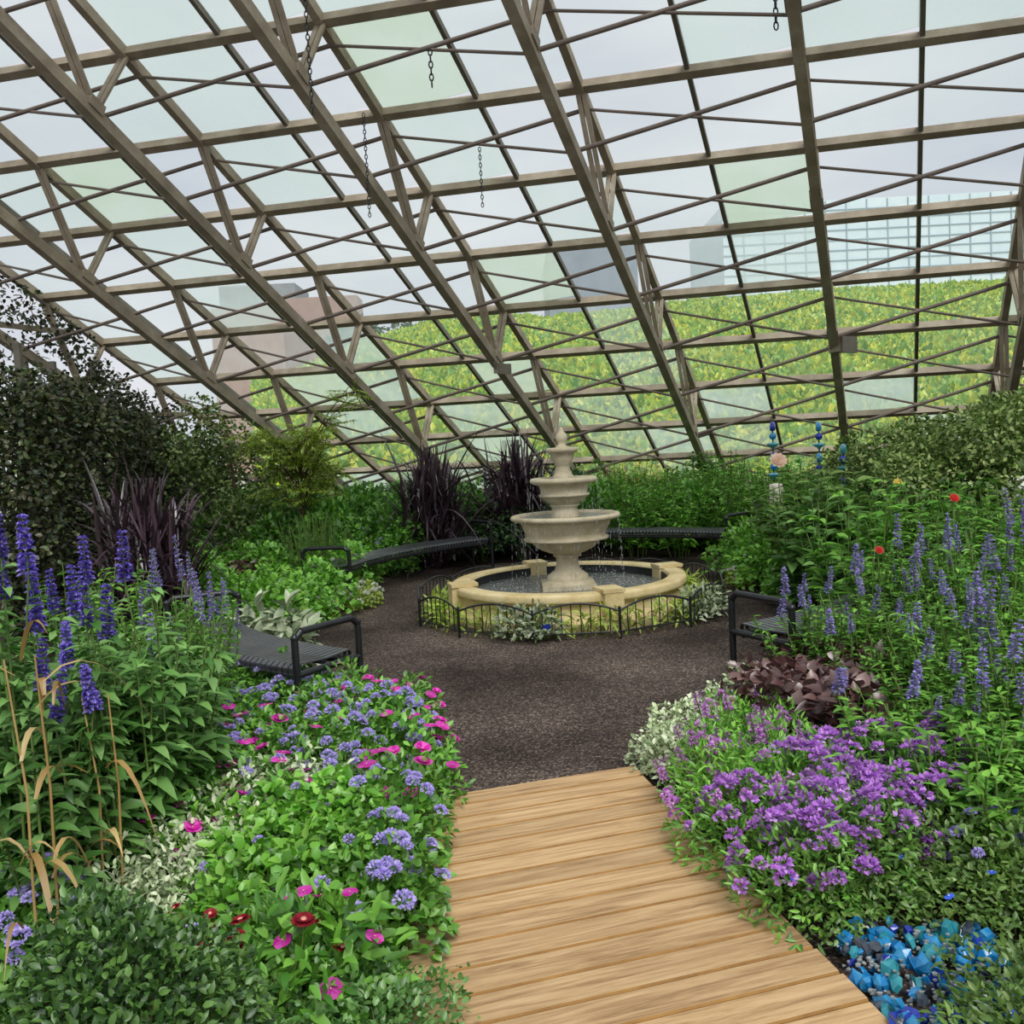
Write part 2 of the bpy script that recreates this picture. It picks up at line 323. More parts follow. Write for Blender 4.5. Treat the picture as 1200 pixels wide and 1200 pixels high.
# ------------------------------------------------------------ ground
g = MB().add([(-14, -3, 0), (22, -3, 0), (22, 18.5, 0), (-14, 23, 0)], [[0, 1, 2, 3]], 0, False).obj('floor', gravel); tag(g, kind='structure')
outm = pmat('pale_outdoor_paving', [(170,180,150),(200,206,186)], .9, scale=.2)
tag(MB().add([(-150, 18, -.06), (180, 18, -.06), (180, 260, -.06), (-150, 260, -.06)], [[0, 1, 2, 3]], 0, False).obj('floor_outside', outm), kind='structure')
def soilbed(name, pts, h=.0):
    pts = np.array([[p[0], p[1], .012] for p in pts]); k = len(pts); return tag(MB().add(pts, [list(range(k))], 0, False).obj(name, soil), kind='structure')
    inner = pts*.8+c*.2; inner[:, 2] = .08
    m = MB(); V = np.concatenate([pts*[1, 1, 0]+[0, 0, -.01], inner, [c]]); f = [[i, (i+1) % k, k+(i+1) % k, k+i] for i in range(k)]
    m.add(V, f); m.add(V, [[k+i, k+(i+1) % k, 2*k] for i in range(k)])
    return tag(m.obj(name, soil), kind='structure')

# ------------------------------------------------------------ deck
A_ = P(458, 942, .05); B_ = P(742, 897, .05); Rr = P(1045, 1200, .05); Ll = P(449, 1090, .05)
bd = (B_-A_); bd[2] = 0; bd /= np.linalg.norm(bd); pd = np.array([bd[1], -bd[0], 0.])      # towards the camera
def cross_pt(q, e0_, e1_):     # where the line q + t*bd meets the edge
    ed = e1_-e0_; mat = np.array([[bd[0], -ed[0]], [bd[1], -ed[1]]]); t = np.linalg.solve(mat, (e0_-q)[:2]); return q+bd*t[0]
m = MB(); me_ = MB(); BW = .137; k = 0
ax = np.array([bd, np.cross([0, 0, 1.], bd), [0, 0, 1.]])
deck_o = A_.copy(); deck_o[2] = 0
while True:
    q0 = A_+pd*BW*k; q1 = A_+pd*(BW*(k+1)-.007)
    if q0[1] < .3 or k > 40: break
    e = [cross_pt(q0, A_, Ll), cross_pt(q0, B_, Rr), cross_pt(q1, B_, Rr), cross_pt(q1, A_, Ll)]
    jl, jr = U(-.004, .006, 2); e[0] = e[0]+bd*jl; e[3] = e[3]+bd*jl; e[1] = e[1]+bd*jr; e[2] = e[2]+bd*jr
    e = [((x_-deck_o) @ ax.T) for x_ in e]
    bev = .0045
    top = [np.array([x_[0], x_[1]+(-bev if n_ < 2 else bev), .05]) for n_, x_ in enumerate(e)]
    mid = [np.array([x_[0], x_[1], .044]) for x_ in e]; bot = [np.array([x_[0], x_[1], .012]) for x_ in e]
    V = top+mid+bot
    m.add(V, [[3, 2, 1, 0]]+[[i, (i+1) % 4, 4+(i+1) % 4, 4+i] for i in range(4)]+[[4+i, 4+(i+1) % 4, 8+(i+1) % 4, 8+i] for i in range(4)], 0, False)
    m.m[-1][[1, 3, 5, 7]] = 1
    k += 1
dk = empty('boardwalk', deck_o, math.atan2(bd[1], bd[0]), label='tan timber boardwalk of cross boards leading to the gravel circle', cat='boardwalk')
m.obj('deck_boards', [wood, wood_edge], dk)
mj = MB()
for f_ in (.06, .5, .94):
    a = A_*(1-f_)+B_*f_; b = cross_pt(A_+pd*(BW*k-.1), A_, Ll)*(1-f_)+cross_pt(A_+pd*(BW*k-.1), B_, Rr)*f_
    a = (a-deck_o) @ ax.T; b = (b-deck_o) @ ax.T; a[2] = b[2] = .006; mj.beam(a, b, .05, .012)
mj.obj('joist', wood_edge, dk)

# ------------------------------------------------------------ fountain
FC = np.array([.5, 8.7, 0]); fc = FC
ft = empty('fountain', FC, label='three tiered cast stone fountain with round basin', cat='fountain')
MB().lathe([(1.13, 0), (1.13, .005), (1.13, .065), (1.128, .07), (1.09, .085), (1.06, .095), (1.05, .1), (1.05, .215), (1.053, .22), (1.075, .228), (1.08, .24), (1.1, .242), (1.108, .25), (1.11, .26), (1.11, .295), (1.105, .308), (1.09, .316), (1.08, .318), (.965, .318), (.95, .314), (.943, .305), (.94, .29), (.93, .285), (.93, .06)], 72).obj('basin', stone_y, ft)
for a in (-74, 16, 106, 196):
    a = math.radians(a); b = MB(); ax_ = [[math.cos(a), math.sin(a), 0], [-math.sin(a), math.cos(a), 0], [0, 0, 1]]
    b.box((1.03*math.cos(a), 1.03*math.sin(a), .175), (.24, .17, .34), ax=ax_); b.box((1.03*math.cos(a), 1.03*math.sin(a), .335), (.25, .2, .03), ax=ax_)
    b.box((1.06*math.cos(a), 1.06*math.sin(a), .05), (.28, .24, .1), ax=ax_)
    b.obj('pier', stone_y, ft)
MB().lathe([(.929, .295), (.929, .1), (.3, .09)], 64).obj('liner', liner, ft)
MB().lathe([(.928, .215), (.6, .215), (.2, .215), (.001, .215)], 64).obj('water_surface', water, ft)
b = MB(); b.box((0, 0, .16), (.5, .5, .2)); b.lathe([(.24, .25), (.235, .27), (.2, .28), (.2, .3), (.19, .335), (.17, .345), (.155, .36), (.125, .38), (.11, .42), (.104, .46), (.105, .5), (.13, .515), (.13, .53), (.11, .545)], 48)
b.obj('pedestal', stone, ft)
MB().lathe([(.1, .53), (.17, .55), (.25, .585), (.31, .63), (.335, .665), (.40, .672), (.405, .69), (.385, .70), (.372, .712), (.38, .74), (.405, .785), (.422, .83), (.428, .85), (.45, .858), (.49, .862), (.512, .872), (.522, .89), (.51, .908), (.49, .913), (.46, .905), (.44, .87), (.3, .84), (.1, .83)], 96, flute=0).obj('large_bowl', stone, ft)
MB().lathe([(.452, .886), (.3, .886), (.1, .886)], 48).obj('water_surface', water, ft)
MB().lathe([(.13, .83), (.13, .93), (.12, .94), (.115, .97), (.13, .985), (.14, 1.0), (.12, 1.01)], 48, flute=16, fa=.03).obj('upper_column', stone, ft)
MB().lathe([(.12, 1.0), (.15, 1.02), (.2, 1.05), (.215, 1.08), (.24, 1.085), (.243, 1.1), (.22, 1.11), (.225, 1.15), (.24, 1.19), (.28, 1.2), (.31, 1.215), (.32, 1.235), (.31, 1.255), (.29, 1.26), (.27, 1.25), (.2, 1.21), (.06, 1.2)], 64).obj('middle_bowl', stone, ft)
MB().lathe([(.275, 1.24), (.15, 1.24), (.05, 1.24)], 40).obj('water_surface', water, ft)
MB().lathe([(.1, 1.2), (.1, 1.27), (.085, 1.29), (.07, 1.33), (.065, 1.37), (.075, 1.385)], 40).obj('top_column', stone, ft)
MB().lathe([(.07, 1.37), (.085, 1.4), (.105, 1.44), (.11, 1.48), (.14, 1.495), (.155, 1.51), (.153, 1.53), (.14, 1.54), (.12, 1.53), (.03, 1.5)], 48).obj('top_bowl', stone, ft)
MB().lathe([(.06, 1.5), (.062, 1.55), (.04, 1.56), (.035, 1.58), (.05, 1.6), (.058, 1.63), (.05, 1.66), (.034, 1.68), (.02, 1.70), (.016, 1.72), (.001, 1.735)], 32).obj('finial', stone, ft)
w = MB()
for (r, z0, z1, n_) in ((.515, .89, .22, 34), (.318, 1.235, .89, 26), (.15, 1.53, 1.24, 16)):
    for i in range(n_):
        a = U(0, 2*PI); hgt = z0-z1; z = z0
        while z > z1+.02:
            l = U(.01, .05); rr = r+.02+.03*(z0-z)/hgt; w.tube([(rr*math.cos(a), rr*math.sin(a), z), (rr*math.cos(a), rr*math.sin(a), max(z1, z-l))], .0022, 4, caps=False); z -= l+U(.02, .09)
w.obj('falling_water', drop, ft)['kind'] = 'stuff'
sp = MB()
for i in range(420):
    a = U(0, 2*PI); r = U(.4, .75); sp.ball((r*math.cos(a), r*math.sin(a), .22+abs(rng.normal())*.03), U(.003, .008), 5)
sp.obj('water_splash', drop, ft)['kind'] = 'stuff'

# ------------------------------------------------------------ low wire fence round the fountain
NF = 13; FR = 1.46; step = 2*PI/NF
def panel_mesh():
    wdt = 2*FR*math.sin(step/2); fr = MB(); z0 = .06
    xs = np.linspace(-wdt/2, wdt/2, 15); zt = .225+.075*(1-(2*xs/wdt)**2)
    fr.tube(np.stack([xs, 0*xs, zt], 1), .009, 6); fr.tube([(-wdt/2, 0, z0), (wdt/2, 0, z0)], .007, 6)
    pk = MB()
    for x in np.linspace(-wdt/2, wdt/2, 10)[1:-1]: pk.tube([(x, 0, z0), (x, 0, .225+.075*(1-(2*x/wdt)**2))], .005, 5)
    po = MB(); po.box((-wdt/2, 0, .12), (.017, .017, .26)); po.ball((-wdt/2, 0, .255), .013, 8)
    return fr.mesh('rail', black), pk.mesh('picket', black), po.mesh('post', black)
fm = panel_mesh()
angs = [-PI/2+math.radians(12.5)-step/2+step*i for i in range(NF)]
flab = ['black wire fence panel at the front of the fountain, left of the front pier', 'black wire fence panel under the front stone pier', 'black wire fence panel right of front pier beside silver plant', 'black wire fence panel at the right side of basin nearest the front', 'black wire fence panel at right rear of the basin', 'black wire fence panel behind the basin towards the right bench', 'black wire fence panel hidden behind the basin, right', 'black wire fence panel directly behind the basin', 'black wire fence panel hidden behind the basin, left', 'black wire fence panel at the left rear of the basin', 'black wire fence panel at the left end of the basin', 'black wire fence panel at left front of basin, narrow from this side', 'black wire fence panel in front of silver plant, left of centre']
for i, a in enumerate(angs):
    c = FC+np.array([math.cos(a), math.sin(a), 0])*FR*math.cos(step/2)
    t = empty('fence_panel', c, a+PI/2, label=flab[i], cat='fence panel', group='low wire fence panels round the fountain')
    link('rail', fm[0], t); link('pickets', fm[1], t); link('post', fm[2], t)

# ------------------------------------------------------------ benches: curved strap seats with hoop arms
def bench(pa, pb, label, depth=.46, seat=.43, arm=.62):
    pa = np.array(pa[:2]); pb = np.array(pb[:2]); R_ = 3.1; mid = (pa+pb)/2; ch = pb-pa; l = np.linalg.norm(ch); nrm = np.array([ch[1], -ch[0]])/l
    if nrm @ (mid-FC[:2]) > 0: nrm = -nrm        # towards the fountain
    cen = mid+nrm*math.sqrt(R_*R_-l*l/4)
    a0 = math.atan2(*(pa-cen)[::-1]); a1 = math.atan2(*(pb-cen)[::-1]); da = (a1-a0+PI) % (2*PI)-PI
    root = empty('curved_bench', (mid[0], mid[1], 0), label=label, cat='bench', group='curved black steel benches round the fountain')
    def X(r, a, z): return np.array([cen[0]+r*math.cos(a)-mid[0], cen[1]+r*math.sin(a)-mid[1], z])
    m = MB(); n_ = int(abs(da)*R_/.043)
    for i in range(n_):
        a = a0+da*(i+.5)/n_; hw = abs(da)/n_*.36
        prof = [(0.03, seat-.07), (.0, seat-.045), (.0, seat-.015), (.02, seat), (.2, seat-.012), (depth-.03, seat), (depth, seat-.02), (depth, seat-.05)]
        V = [X(R_+q, a+s_*hw, z) for q, z in prof for s_ in (-1, 1)]+[X(R_+q, a+s_*hw, z-.008) for q, z in prof for s_ in (-1, 1)]
        o_ = len(prof)*2; f = []
        for j_ in range(len(prof)-1): f += [[2*j_, 2*j_+1, 2*j_+3, 2*j_+2], [o_+2*j_, o_+2*j_+2, o_+2*j_+3, o_+2*j_+1], [2*j_, 2*j_+2, o_+2*j_+2, o_+2*j_], [2*j_+1, o_+2*j_+1, o_+2*j_+3, 2*j_+3]]
        m.add(V, f, 0, False)
    m.obj('seat', seatm, root)
    m = MB()
    for r, z in ((R_+.03, seat-.075), (R_+depth-.02, seat-.06), (R_+depth/2, seat-.03)):
        m.tube([X(r, a0+da*t, z) for t in np.linspace(0, 1, 16)], .017, 8)
    m.obj('seat_rail', black, root)
    for e_, s_ in ((a0, -1), (a1, 1)):
        q = s_*np.sign(da)*.012; m = MB(); aa = e_+q
        for (x0, z0), (x1, z1) in (((-.02, .0), (-.02, arm-.04)), ((-.02, arm-.04), (.03, arm)), ((.03, arm), (depth-.03, arm)), ((depth-.03, arm), (depth+.02, arm-.04)), ((depth+.02, arm-.04), (depth+.02, 0)), ((-.02, seat-.05), (depth+.02, seat-.05)), ((-.02, .02), (-.02, .0))):
            if (x0, z0) == (-.02, .02): continue
            m.tube([X(R_+x0, aa, z0), X(R_+x1, aa, z1)], .021, 8)
        for x0 in (-.02, depth+.02): m.lathe([(.001, .012), (.04, .012), (.045, 0)], 12, c=X(R_+x0, aa, 0)); m.ball(X(R_+x0, aa, arm-.03), .024, 8)
        m.obj('end_frame', black, root)
    return root
bench((-1.0, 5.45), (-2.05, 6.7), 'curved black bench half hidden by flowers at left of the gravel circle')
bench((-1.72, 9.5), (-.32, 11.6), 'curved black bench at back left in front of purple grasses')
bench((.75, 11.75), (2.5, 10.85), 'curved black bench behind the fountain on the right')
bench((1.36, 5.6), (2.6, 6.85), 'curved black bench behind bronze leaves at right of the gravel circle')

# ------------------------------------------------------------ plant meshes
def hemi(k, lo=-.1):
    z = U(lo, 1, k); a = U(0, 2*PI, k); r = np.sqrt(np.maximum(0, 1-z*z)); return np.stack([r*np.cos(a), r*np.sin(a), z], 1)
def mound(k, rad, h, L, W, mats, z0=.25, ts=(0, .3, .68, 1), ws=(.16, .95, .85, .1), tilt=.6, inner=.35, lump=.22, droop=.25, stems=12, low=-.15):
    """foliage cushion: leaves held outwards and upwards on an uneven dome"""
    m = MB(); d = hemi(k, low); ph = U(0, 6, 6); 
    lumpf = 1+lump*(np.sin(5*d[:, 0]+ph[0]+3*d[:, 1])*.5+np.sin(7*d[:, 1]+ph[1])*.3+np.sin(9*d[:, 2]+ph[2]+4*d[:, 0])*.3)
    rr = np.where(rng.random(k) < inner, U(.3, .85, k), U(.86, 1.03, k))*lumpf
    p = d*rr[:, None]*np.array([rad, rad, h*(1-z0)])+[0, 0, h*z0]
    p[:, 2] = np.maximum(p[:, 2], .02)
    dd = d*.9+rv(k, .55)+[0, 0, .1]; nr = d*.5+[0, 0, 1.]*np.array(tilt)+rv(k, .35)
    m.leaves(p, dd, nr, L*U(.65, 1.2, k), W*U(.7, 1.15, k), ts, ws, .2, droop)
    for i in range(stems):
        q = p[rng.integers(k)]*.9; m.tube([(q[0]*.15, q[1]*.15, 0), (q[0]*.5, q[1]*.5, q[2]*.55), q], [.005, .004, .003], 4, 1, caps=False)
    return m.mesh('foliage', mats), d, rad, h, z0
def dome_spots(n, rad, h, z0, lo=.25, push=1.04):
    d = hemi(n, lo); return d*np.array([rad, rad, h*(1-z0)])*push+[0, 0, h*z0], d
OV = dict(ts=(0, .2, .5, .8, 1), ws=(.12, .75, 1, .62, .05))
def tall(k_stems, height, spread, leafL, leafW, per, mats, lean=.2, bare=.1, droop=.5, up_=.5, top=1.):
    """upright leafy stems; returns mesh and stem tips"""
    m = MB(); tips = []
    for i in range(k_stems):
        a = U(0, 2*PI); r = spread*math.sqrt(U(0, 1)); b = np.array([r*math.cos(a)*.45, r*math.sin(a)*.45, 0]); hh = height*U(.72, 1.05)
        t = np.array([r*math.cos(a), r*math.sin(a), hh])+np.array([*rng.normal(size=2)*lean*.3, 0]); mid_ = (b+t)/2+[*rng.normal(size=2)*.03, 0]
        m.tube([b, mid_, t], [.006, .005, .0035], 5, 1, caps=False); tips.append(t)
        k = per; s_ = U(bare, top, k); c = np.where(s_[:, None] < .5, b+(mid_-b)*s_[:, None]*2, mid_+(t-mid_)*(s_[:, None]-.5)*2)
        an = np.arange(k)*2.4+U(0, 6); dd = np.stack([np.cos(an), np.sin(an), np.full(k, up_)+rng.normal(size=k)*.2], 1); nr = np.stack([-np.cos(an)*.4, -np.sin(an)*.4, np.ones(k)], 1)+rv(k, .2)
        sc_ = (1.15-.5*s_)*U(.7, 1.15, k); m.leaves(c, dd, nr, leafL*sc_, leafW*sc_, (0, .2, .5, .8, 1), (.12, .75, 1, .6, .05), .2, droop)
    return m.mesh('foliage', mats), np.array(tips)
def spike_mesh(L=.16, r=.018, n=90, mats=None, name='flower_spike'):
    m = MB(); s_ = U(0, 1, n); a = U(0, 2*PI, n); rad_ = r*(1-.6*s_)*.4
    # whorls
    s_ = np.round(s_*9)/9+rng.normal(size=n)*.012
    p = np.stack([rad_*np.cos(a), rad_*np.sin(a), s_*L], 1); dd = np.stack([np.cos(a), np.sin(a), U(.1, .8, n)], 1)
    m.leaves(p, dd, np.stack([0*a, 0*a, np.ones(n)], 1)+rv(n, .3), r*U(.8, 1.3, n)*(1.25-.6*s_), r*.8, fold=.3, droop=.3)
    m.tube([(0, 0, -.05), (0, 0, L)], .003, 4, 1); return m.mesh(name, mats)
def cluster_mesh(r=.022, n=60, mats=None, flat=.6, name='flower_head', pet=.5):
    m = MB(); d = hemi(n, 0); p = d*r*np.array([1, 1, flat])*.75; m.leaves(p, d+rv(n, .3), rv(n, .6)+[0, 0, .8], r*pet, r*pet*.8, fold=.1); m.tube([(0, 0, -.05), (0, 0, .0)], .002, 4, 1); return m.mesh(name, mats)
def daisy_mesh(r=.03, pet=5, mats=None, cup=.25, rows_=1, wd=1., cen=.25, name='flower'):
    m = MB()
    for q in range(rows_):
        a = np.arange(pet)*2*PI/pet+q*.5; s_ = 1-.22*q
        d = np.stack([np.cos(a), np.sin(a), np.full(pet, cup+.3*q)], 1); m.leaves(np.zeros((pet, 3))+[0, 0, .002*q], d, np.tile([0, 0, 1.], (pet, 1)), r*s_, r*s_*wd, (0, .35, .75, 1), (.25, .75, 1, .5), .06, .12)
    if cen: m.ball((0, 0, .004), r*cen, 8, 1, (1, 1, .6))
    m.tube([(0, 0, -.06), (0, 0, 0)], .002, 4, 2); return m.mesh(name, mats)

FM = {
 'lav': [cluster_mesh(r, 90, [F_lav, stemg], .7) for r in (.022, .027)],
 'vio': [spike_mesh(.2, .027, 240, [F_vio, stemg]) for _ in range(2)],
 'salv': [spike_mesh(.15, .019, 100, [F_salv, stemg]) for _ in range(3)],
 'mag': [daisy_mesh(.03, 5, [F_mag, F_cen, stemg], .15, 1, 1.15, .1), daisy_mesh(.034, 5, [F_mag, F_cen, stemg], .4, 2, 1.1, .1)],
 'pur': [cluster_mesh(.026, 34, [F_pur, stemg], .9, 'flower_cluster', .75) for _ in range(2)],
 'pnk': [spike_mesh(.09, .02, 44, [F_pnk, stemg], 'flower_spike'), cluster_mesh(.022, 26, [F_pnk, stemg], 1, 'flower_cluster', .8)],
 'blue': [daisy_mesh(.014, 5, [F_blue, F_white, stemg], .1, 1, 1.3, .18)],
 'red': [daisy_mesh(.026, 12, [F_red, F_cen, stemg], .2, 2, .6, .3)],
 'white': [cluster_mesh(.022, 24, [F_white, stemg], .8, 'flower_head', .8)],
 'verb': [cluster_mesh(.018, 30, [F_pnk, stemg], .6)],
}
def spec(fol, parts=()): return (fol, list(parts))
def dressed(fmesh, kind, n, rad, h, z0, lo=.3, sc=(.8, 1.2), tiltf=.5, push=1.05):
    sp_, d = dome_spots(n, rad, h, z0, lo, push); out = []
    for i in range(n):
        me = FM[kind][rng.integers(len(FM[kind]))]; nv = Vector((d[i]*tiltf+np.array([0, 0, 1-tiltf*.5])+rng.normal(size=3)*.12).tolist())
        q = nv.to_track_quat('Z', 'Y').to_euler(); out.append((me.name.split('.')[0], me, sp_[i], q, U(*sc)))
    return spec(fmesh, out)
def place(name, sp_, loc, label, cat, group=None, rz=None, sc=1., zs=None, nf=None):
    t = empty(name, (loc[0], loc[1], 0), U(0, 6.28) if rz is None else rz, label=label, cat=cat, group=group)
    t.scale = (sc, sc, sc if zs is None else zs)
    link('foliage', sp_[0], t)
    for (nm, me, p, q, s_) in (sp_[1] if nf is None else sp_[1][:nf]): link(nm, me, t, p, q, s_)
    return t
def inside(poly, x, y):
    c = False; k = len(poly)
    for i in range(k):
        x0, y0 = poly[i]; x1, y1 = poly[(i+1) % k]
        if (y0 > y) != (y1 > y) and x < (x1-x0)*(y-y0)/(y1-y0)+x0: c = not c
    return c
OCC = []
GLASS = [tuple(P(x, y, .05)[:2]) for x, y in [(940, 1120), (990, 1045), (1120, 1040), (1185, 1080), (1200, 1300), (1040, 1300)]]
def scatter(pix, h, gap, maxn=80, world=False, use_occ=0.):
    """spots whose tops, at height h, fill a patch of the photograph's garden"""
    poly = [tuple(P(x, y, h)[:2]) if not world else (x, y) for x, y in pix]
    xs = [p[0] for p in poly]; ys = [p[1] for p in poly]; out = []
    for _ in range(4000):
        x, y = U(min(xs), max(xs)), U(min(ys), max(ys))
        if not inside(poly, x, y) or inside(GLASS, x, y): continue
        if any((x-a)**2+(y-b)**2 < gap*gap for a, b in out): continue
        if use_occ and any((x-a)**2+(y-b)**2 < use_occ**2 for a, b in OCC): continue
        out.append((x, y))
        if len(out) >= maxn: break
    OCC.extend(out); return out
def patch(name, specs, pix, h, gap, label, cat, group, sc=(.85, 1.15), maxn=80, occ=0., world=False, nf=None):
    for i, (x, y) in enumerate(scatter(pix, h, gap, maxn, world, occ)):
        place(name, specs[rng.integers(len(specs))], (x, y), label, cat, group, sc=U(*sc), nf=nf)

def mk(k, rad, h, L, W, mat, fl=None, n=8, var=2, z0=.25, lo=.3, fsc=(.8, 1.2), push=1.05, **kw):
    out = []
    for _ in range(var):
        me, d, r, hh, zz = mound(k, rad, h, L, W, [mat, stemg], z0, **kw)
        out.append(dressed(me, fl, n, rad, h, z0, lo, fsc, push=push) if fl else spec(me))
    return out
# --- left bed
ager = mk(800, .2, .34, .036, .03, L_mid, 'lav', 15, 3, push=1.12)
ager_leafy = mk(1000, .22, .33, .038, .034, L_bright, 'lav', 3, 2, z0=.3, push=1.12)
petu = mk(560, .2, .34, .045, .022, L_mid, 'mag', 9, 3, push=1.1, **OV)
petu_big = mk(380, .2, .38, .075, .028, L_mid, 'mag', 9, 2, fsc=(.8, 1.1), push=1.12, **OV)
silver = mk(900, .22, .3, .03, .016, L_silver, None, 0, 3, lump=.35)
silver_fl = mk(500, .2, .3, .035, .02, L_silver, 'lav', 7, 2, lump=.35)
gail = mk(380, .18, .34, .06, .022, L_mid, 'red', 5, 2, push=1.15, **OV)
vinca = mk(380, .2, .34, .065, .028, L_bright, 'mag', 2, 2, push=1.1, **OV)
oreg = mk(900, .22, .22, .022, .016, L_sage, None, 0, 2, lump=.35)
evol = mk(1500, .24, .26, .026, .013, L_olive, 'blue', 3, 3, lump=.3, push=1.12)
purm = mk(1000, .22, .34, .034, .012, L_mid, 'pur', 34, 3, lo=.2, fsc=(.75, 1.15), push=1.1)
pnkm = mk(900, .2, .36, .036, .012, L_bright, 'pnk', 14, 3, lo=.2, fsc=(.6, 1.0), push=1.08)
lavr = mk(900, .2, .36, .034, .022, L_olive, 'lav', 12, 2, push=1.1)
bronze = mk(300, .22, .38, .07, .062, L_brown, None, 0, 3, ts=(0, .25, .6, 1), ws=(.3, 1, .8, .05), tilt=1.0, stems=20, lump=.35)
edge_s = mk(500, .15, .2, .028, .02, L_silver, None, 0, 2, lump=.3)
imp = mk(620, .3, .5, .06, .045, L_bright, 'white', 3, 2, fsc=(.5, .8))
imp2 = mk(620, .32, .55, .07, .05, L_mid, 'lav', 6, 3, fsc=(.7, 1))
deepg = mk(620, .34, .7, .08, .05, L_mid, None, 0, 3, z0=.4)
deepd = mk(560, .36, .75, .08, .05, L_dark, None, 0, 2, z0=.4)
whitee = mk(200, .16, .2, .04, .03, L_yel, 'white', 12, 2, fsc=(.9, 1.5))
hosta = mk(38, .15, .26, .15, .035, L_yel, None, 0, 2, tilt=.8, droop=.5, **OV)
silverp = mk(260, .17, .26, .06, .024, L_grey, None, 0, 2, **OV)
def tallspec(ks, h, sp_, ll, lw, per, mat, fl=None, nf=0, var=2, fs=(.8, 1.2), **kw):
    out = []
    for _ in range(var):
        me, tips = tall(ks, h, sp_, ll, lw, per, [mat, stemg], **kw); parts = []
        for t in tips[:nf]:
            fm_ = FM[fl][rng.integers(len(FM[fl]))]; parts.append((fm_.name.split('.')[0], fm_, t, (rng.normal()*.12, rng.normal()*.12, U(0, 6)), U(*fs)))
        out.append(spec(me, parts))
    return out
tsal = tallspec(4, 1.05, .1, .1, .05, 44, L_sage, 'vio', 2, 4, droop=.6, fs=(.65, .9))
msal = tallspec(24, .62, .26, .075, .028, 34, L_mid, 'salv', 3, 4, droop=.35, fs=(.6, 1.05))
leafy = tallspec(16, 1.0, .26, .12, .058, 44, L_sage, None, 0, 3, droop=.8, bare=.05)
zin = tallspec(14, .7, .28, .1, .04, 26, L_mid, None, 0, 3, droop=.5)
zinb = tallspec(14, .75, .28, .1, .045, 26, L_bright, None, 0, 3, droop=.5)
dahl = tallspec(16, 1.15, .36, .19, .095, 24, L_olive, None, 0, 2, droop=.35)
dahl3 = tallspec(9, 1.1, .32, .24, .12, 16, L_sage, None, 0, 1, droop=.4, bare=.15)
dahl2 = tallspec(16, 1.0, .34, .15, .07, 20, L_mid, None, 0, 2, droop=.35)
verb = tallspec(26, 1.0, .35, .06, .012, 12, L_mid, 'verb', 22, 3, fs=(.8, 1.3))
fine = tallspec(40, .85, .36, .06, .01, 30, L_mid, None, 0, 2, droop=.3)
basil = tallspec(26, .44, .26, .085, .036, 26, L_mid, None, 0, 2, droop=.5, up_=.7)

def purple_grass(name, loc, hgt, label, k=620, group=None):
    t = empty(name, (loc[0], loc[1], 0), label=label, cat='ornamental grass', group=group); m = MB()
    p = np.stack([rng.normal(size=k)*.16, rng.normal(size=k)*.16, U(0, .55, k)*hgt*.8], 1)
    m.blades(p, U(0, 6.28, k), np.abs(rng.normal(size=k))*.42+.12, hgt*U(.35, .75, k), U(.025, .045, k), U(.2, .85, k), 0)
    m.obj('foliage', L_purple, t); s_ = MB()
    for i in range(26):
        a = U(0, 6.28); r = U(0, .12); s_.tube([(r*math.cos(a), r*math.sin(a), 0), (r*1.6*math.cos(a), r*1.6*math.sin(a), hgt*.75)], [.009, .005], 5)
    s_.obj('stems', L_purple, t); return t

OUT_PLANTS = True
# ---- purple grasses
def at(px, py, z): return P(px, py, z)
def xyD(px, D): # ground position under a column of the photograph at a given distance ahead
    q = Dp(px, 560, D); return (q[0], q[1])
PGG = 'dark purple fountain grasses'
purple_grass('purple_grass', xyD(504, 12.3), 2.15, 'dark purple fountain grass clump behind the back left bench', group=PGG)
purple_grass('purple_grass', xyD(606, 12.9), 2.2, 'dark purple fountain grass clump just left of the fountain top', group=PGG)
purple_grass('purple_grass', xyD(168, 8.4), 1.95, 'tall dark purple fountain grass in front of the vine wall', 520, group=PGG)

# ---- vine wall on the left: trellis hung with dark creeper
def cloud_mesh(centers, radii, k, L, W, mats, name='foliage', tilt=.5, sq=(1, 1, 1)):
    m = MB(); w_ = np.array([r**2 for r in radii]); w_ = w_/w_.sum(); idx = rng.choice(len(centers), k, p=w_)
    d = rng.normal(size=(k, 3)); d /= np.linalg.norm(d, axis=1)[:, None]; rr = np.array(radii)[idx][:, None]*np.where(rng.random((k, 1)) < .3, U(.4, .9, (k, 1)), U(.85, 1.1, (k, 1)))
    p = np.array(centers)[idx]+d*rr*np.array(sq); m.leaves(p, d*.7+rv(k, .5), d*.6+[0, 0, tilt]+rv(k, .3), L*U(.6, 1.2, k), W*U(.7, 1.2, k), (0, .32, .7, 1), (.18, .95, .8, .08), .2, .2)
    return m, name, mats
vw = empty('creeper_trellis', (-5, 12, 0), label='dark vine covered trellis wall along the left side', cat='vine wall')
cs, rs = [], []
for y in np.arange(8.2, 17, .45):
    px_top = np.interp(y, [8, 9.5, 11, 13, 15, 17], [2.7, 2.55, 2.35, 2.0, 1.6, 1.1]); x = np.interp(y, [8, 17], [-4.5, -5.6])
    for z in np.arange(.3, px_top, .4): cs.append((x+U(-.25, .25), y+U(-.2, .2), z+U(-.15, .15))); rs.append(U(.3, .48))
m_, a_, b_ = cloud_mesh(cs, rs, 60000, .06, .044, L_vine); m_.obj('creeper', L_vine, vw).location = (5, -12, 0)
tr = MB()
for y in np.arange(8.2, 17, .9):
    top = np.interp(y, [8, 9.5, 11, 13, 15, 17], [2.9, 2.8, 2.6, 2.2, 1.7, 1.2]); x = np.interp(y, [8, 17], [-4.6, -5.7]); tr.box((x, y, top/2), (.06, .06, top))
for z in (.5, 1.1): tr.beam((-4.6, 8.2, z), (-5.7, 17, z), .04, .05)
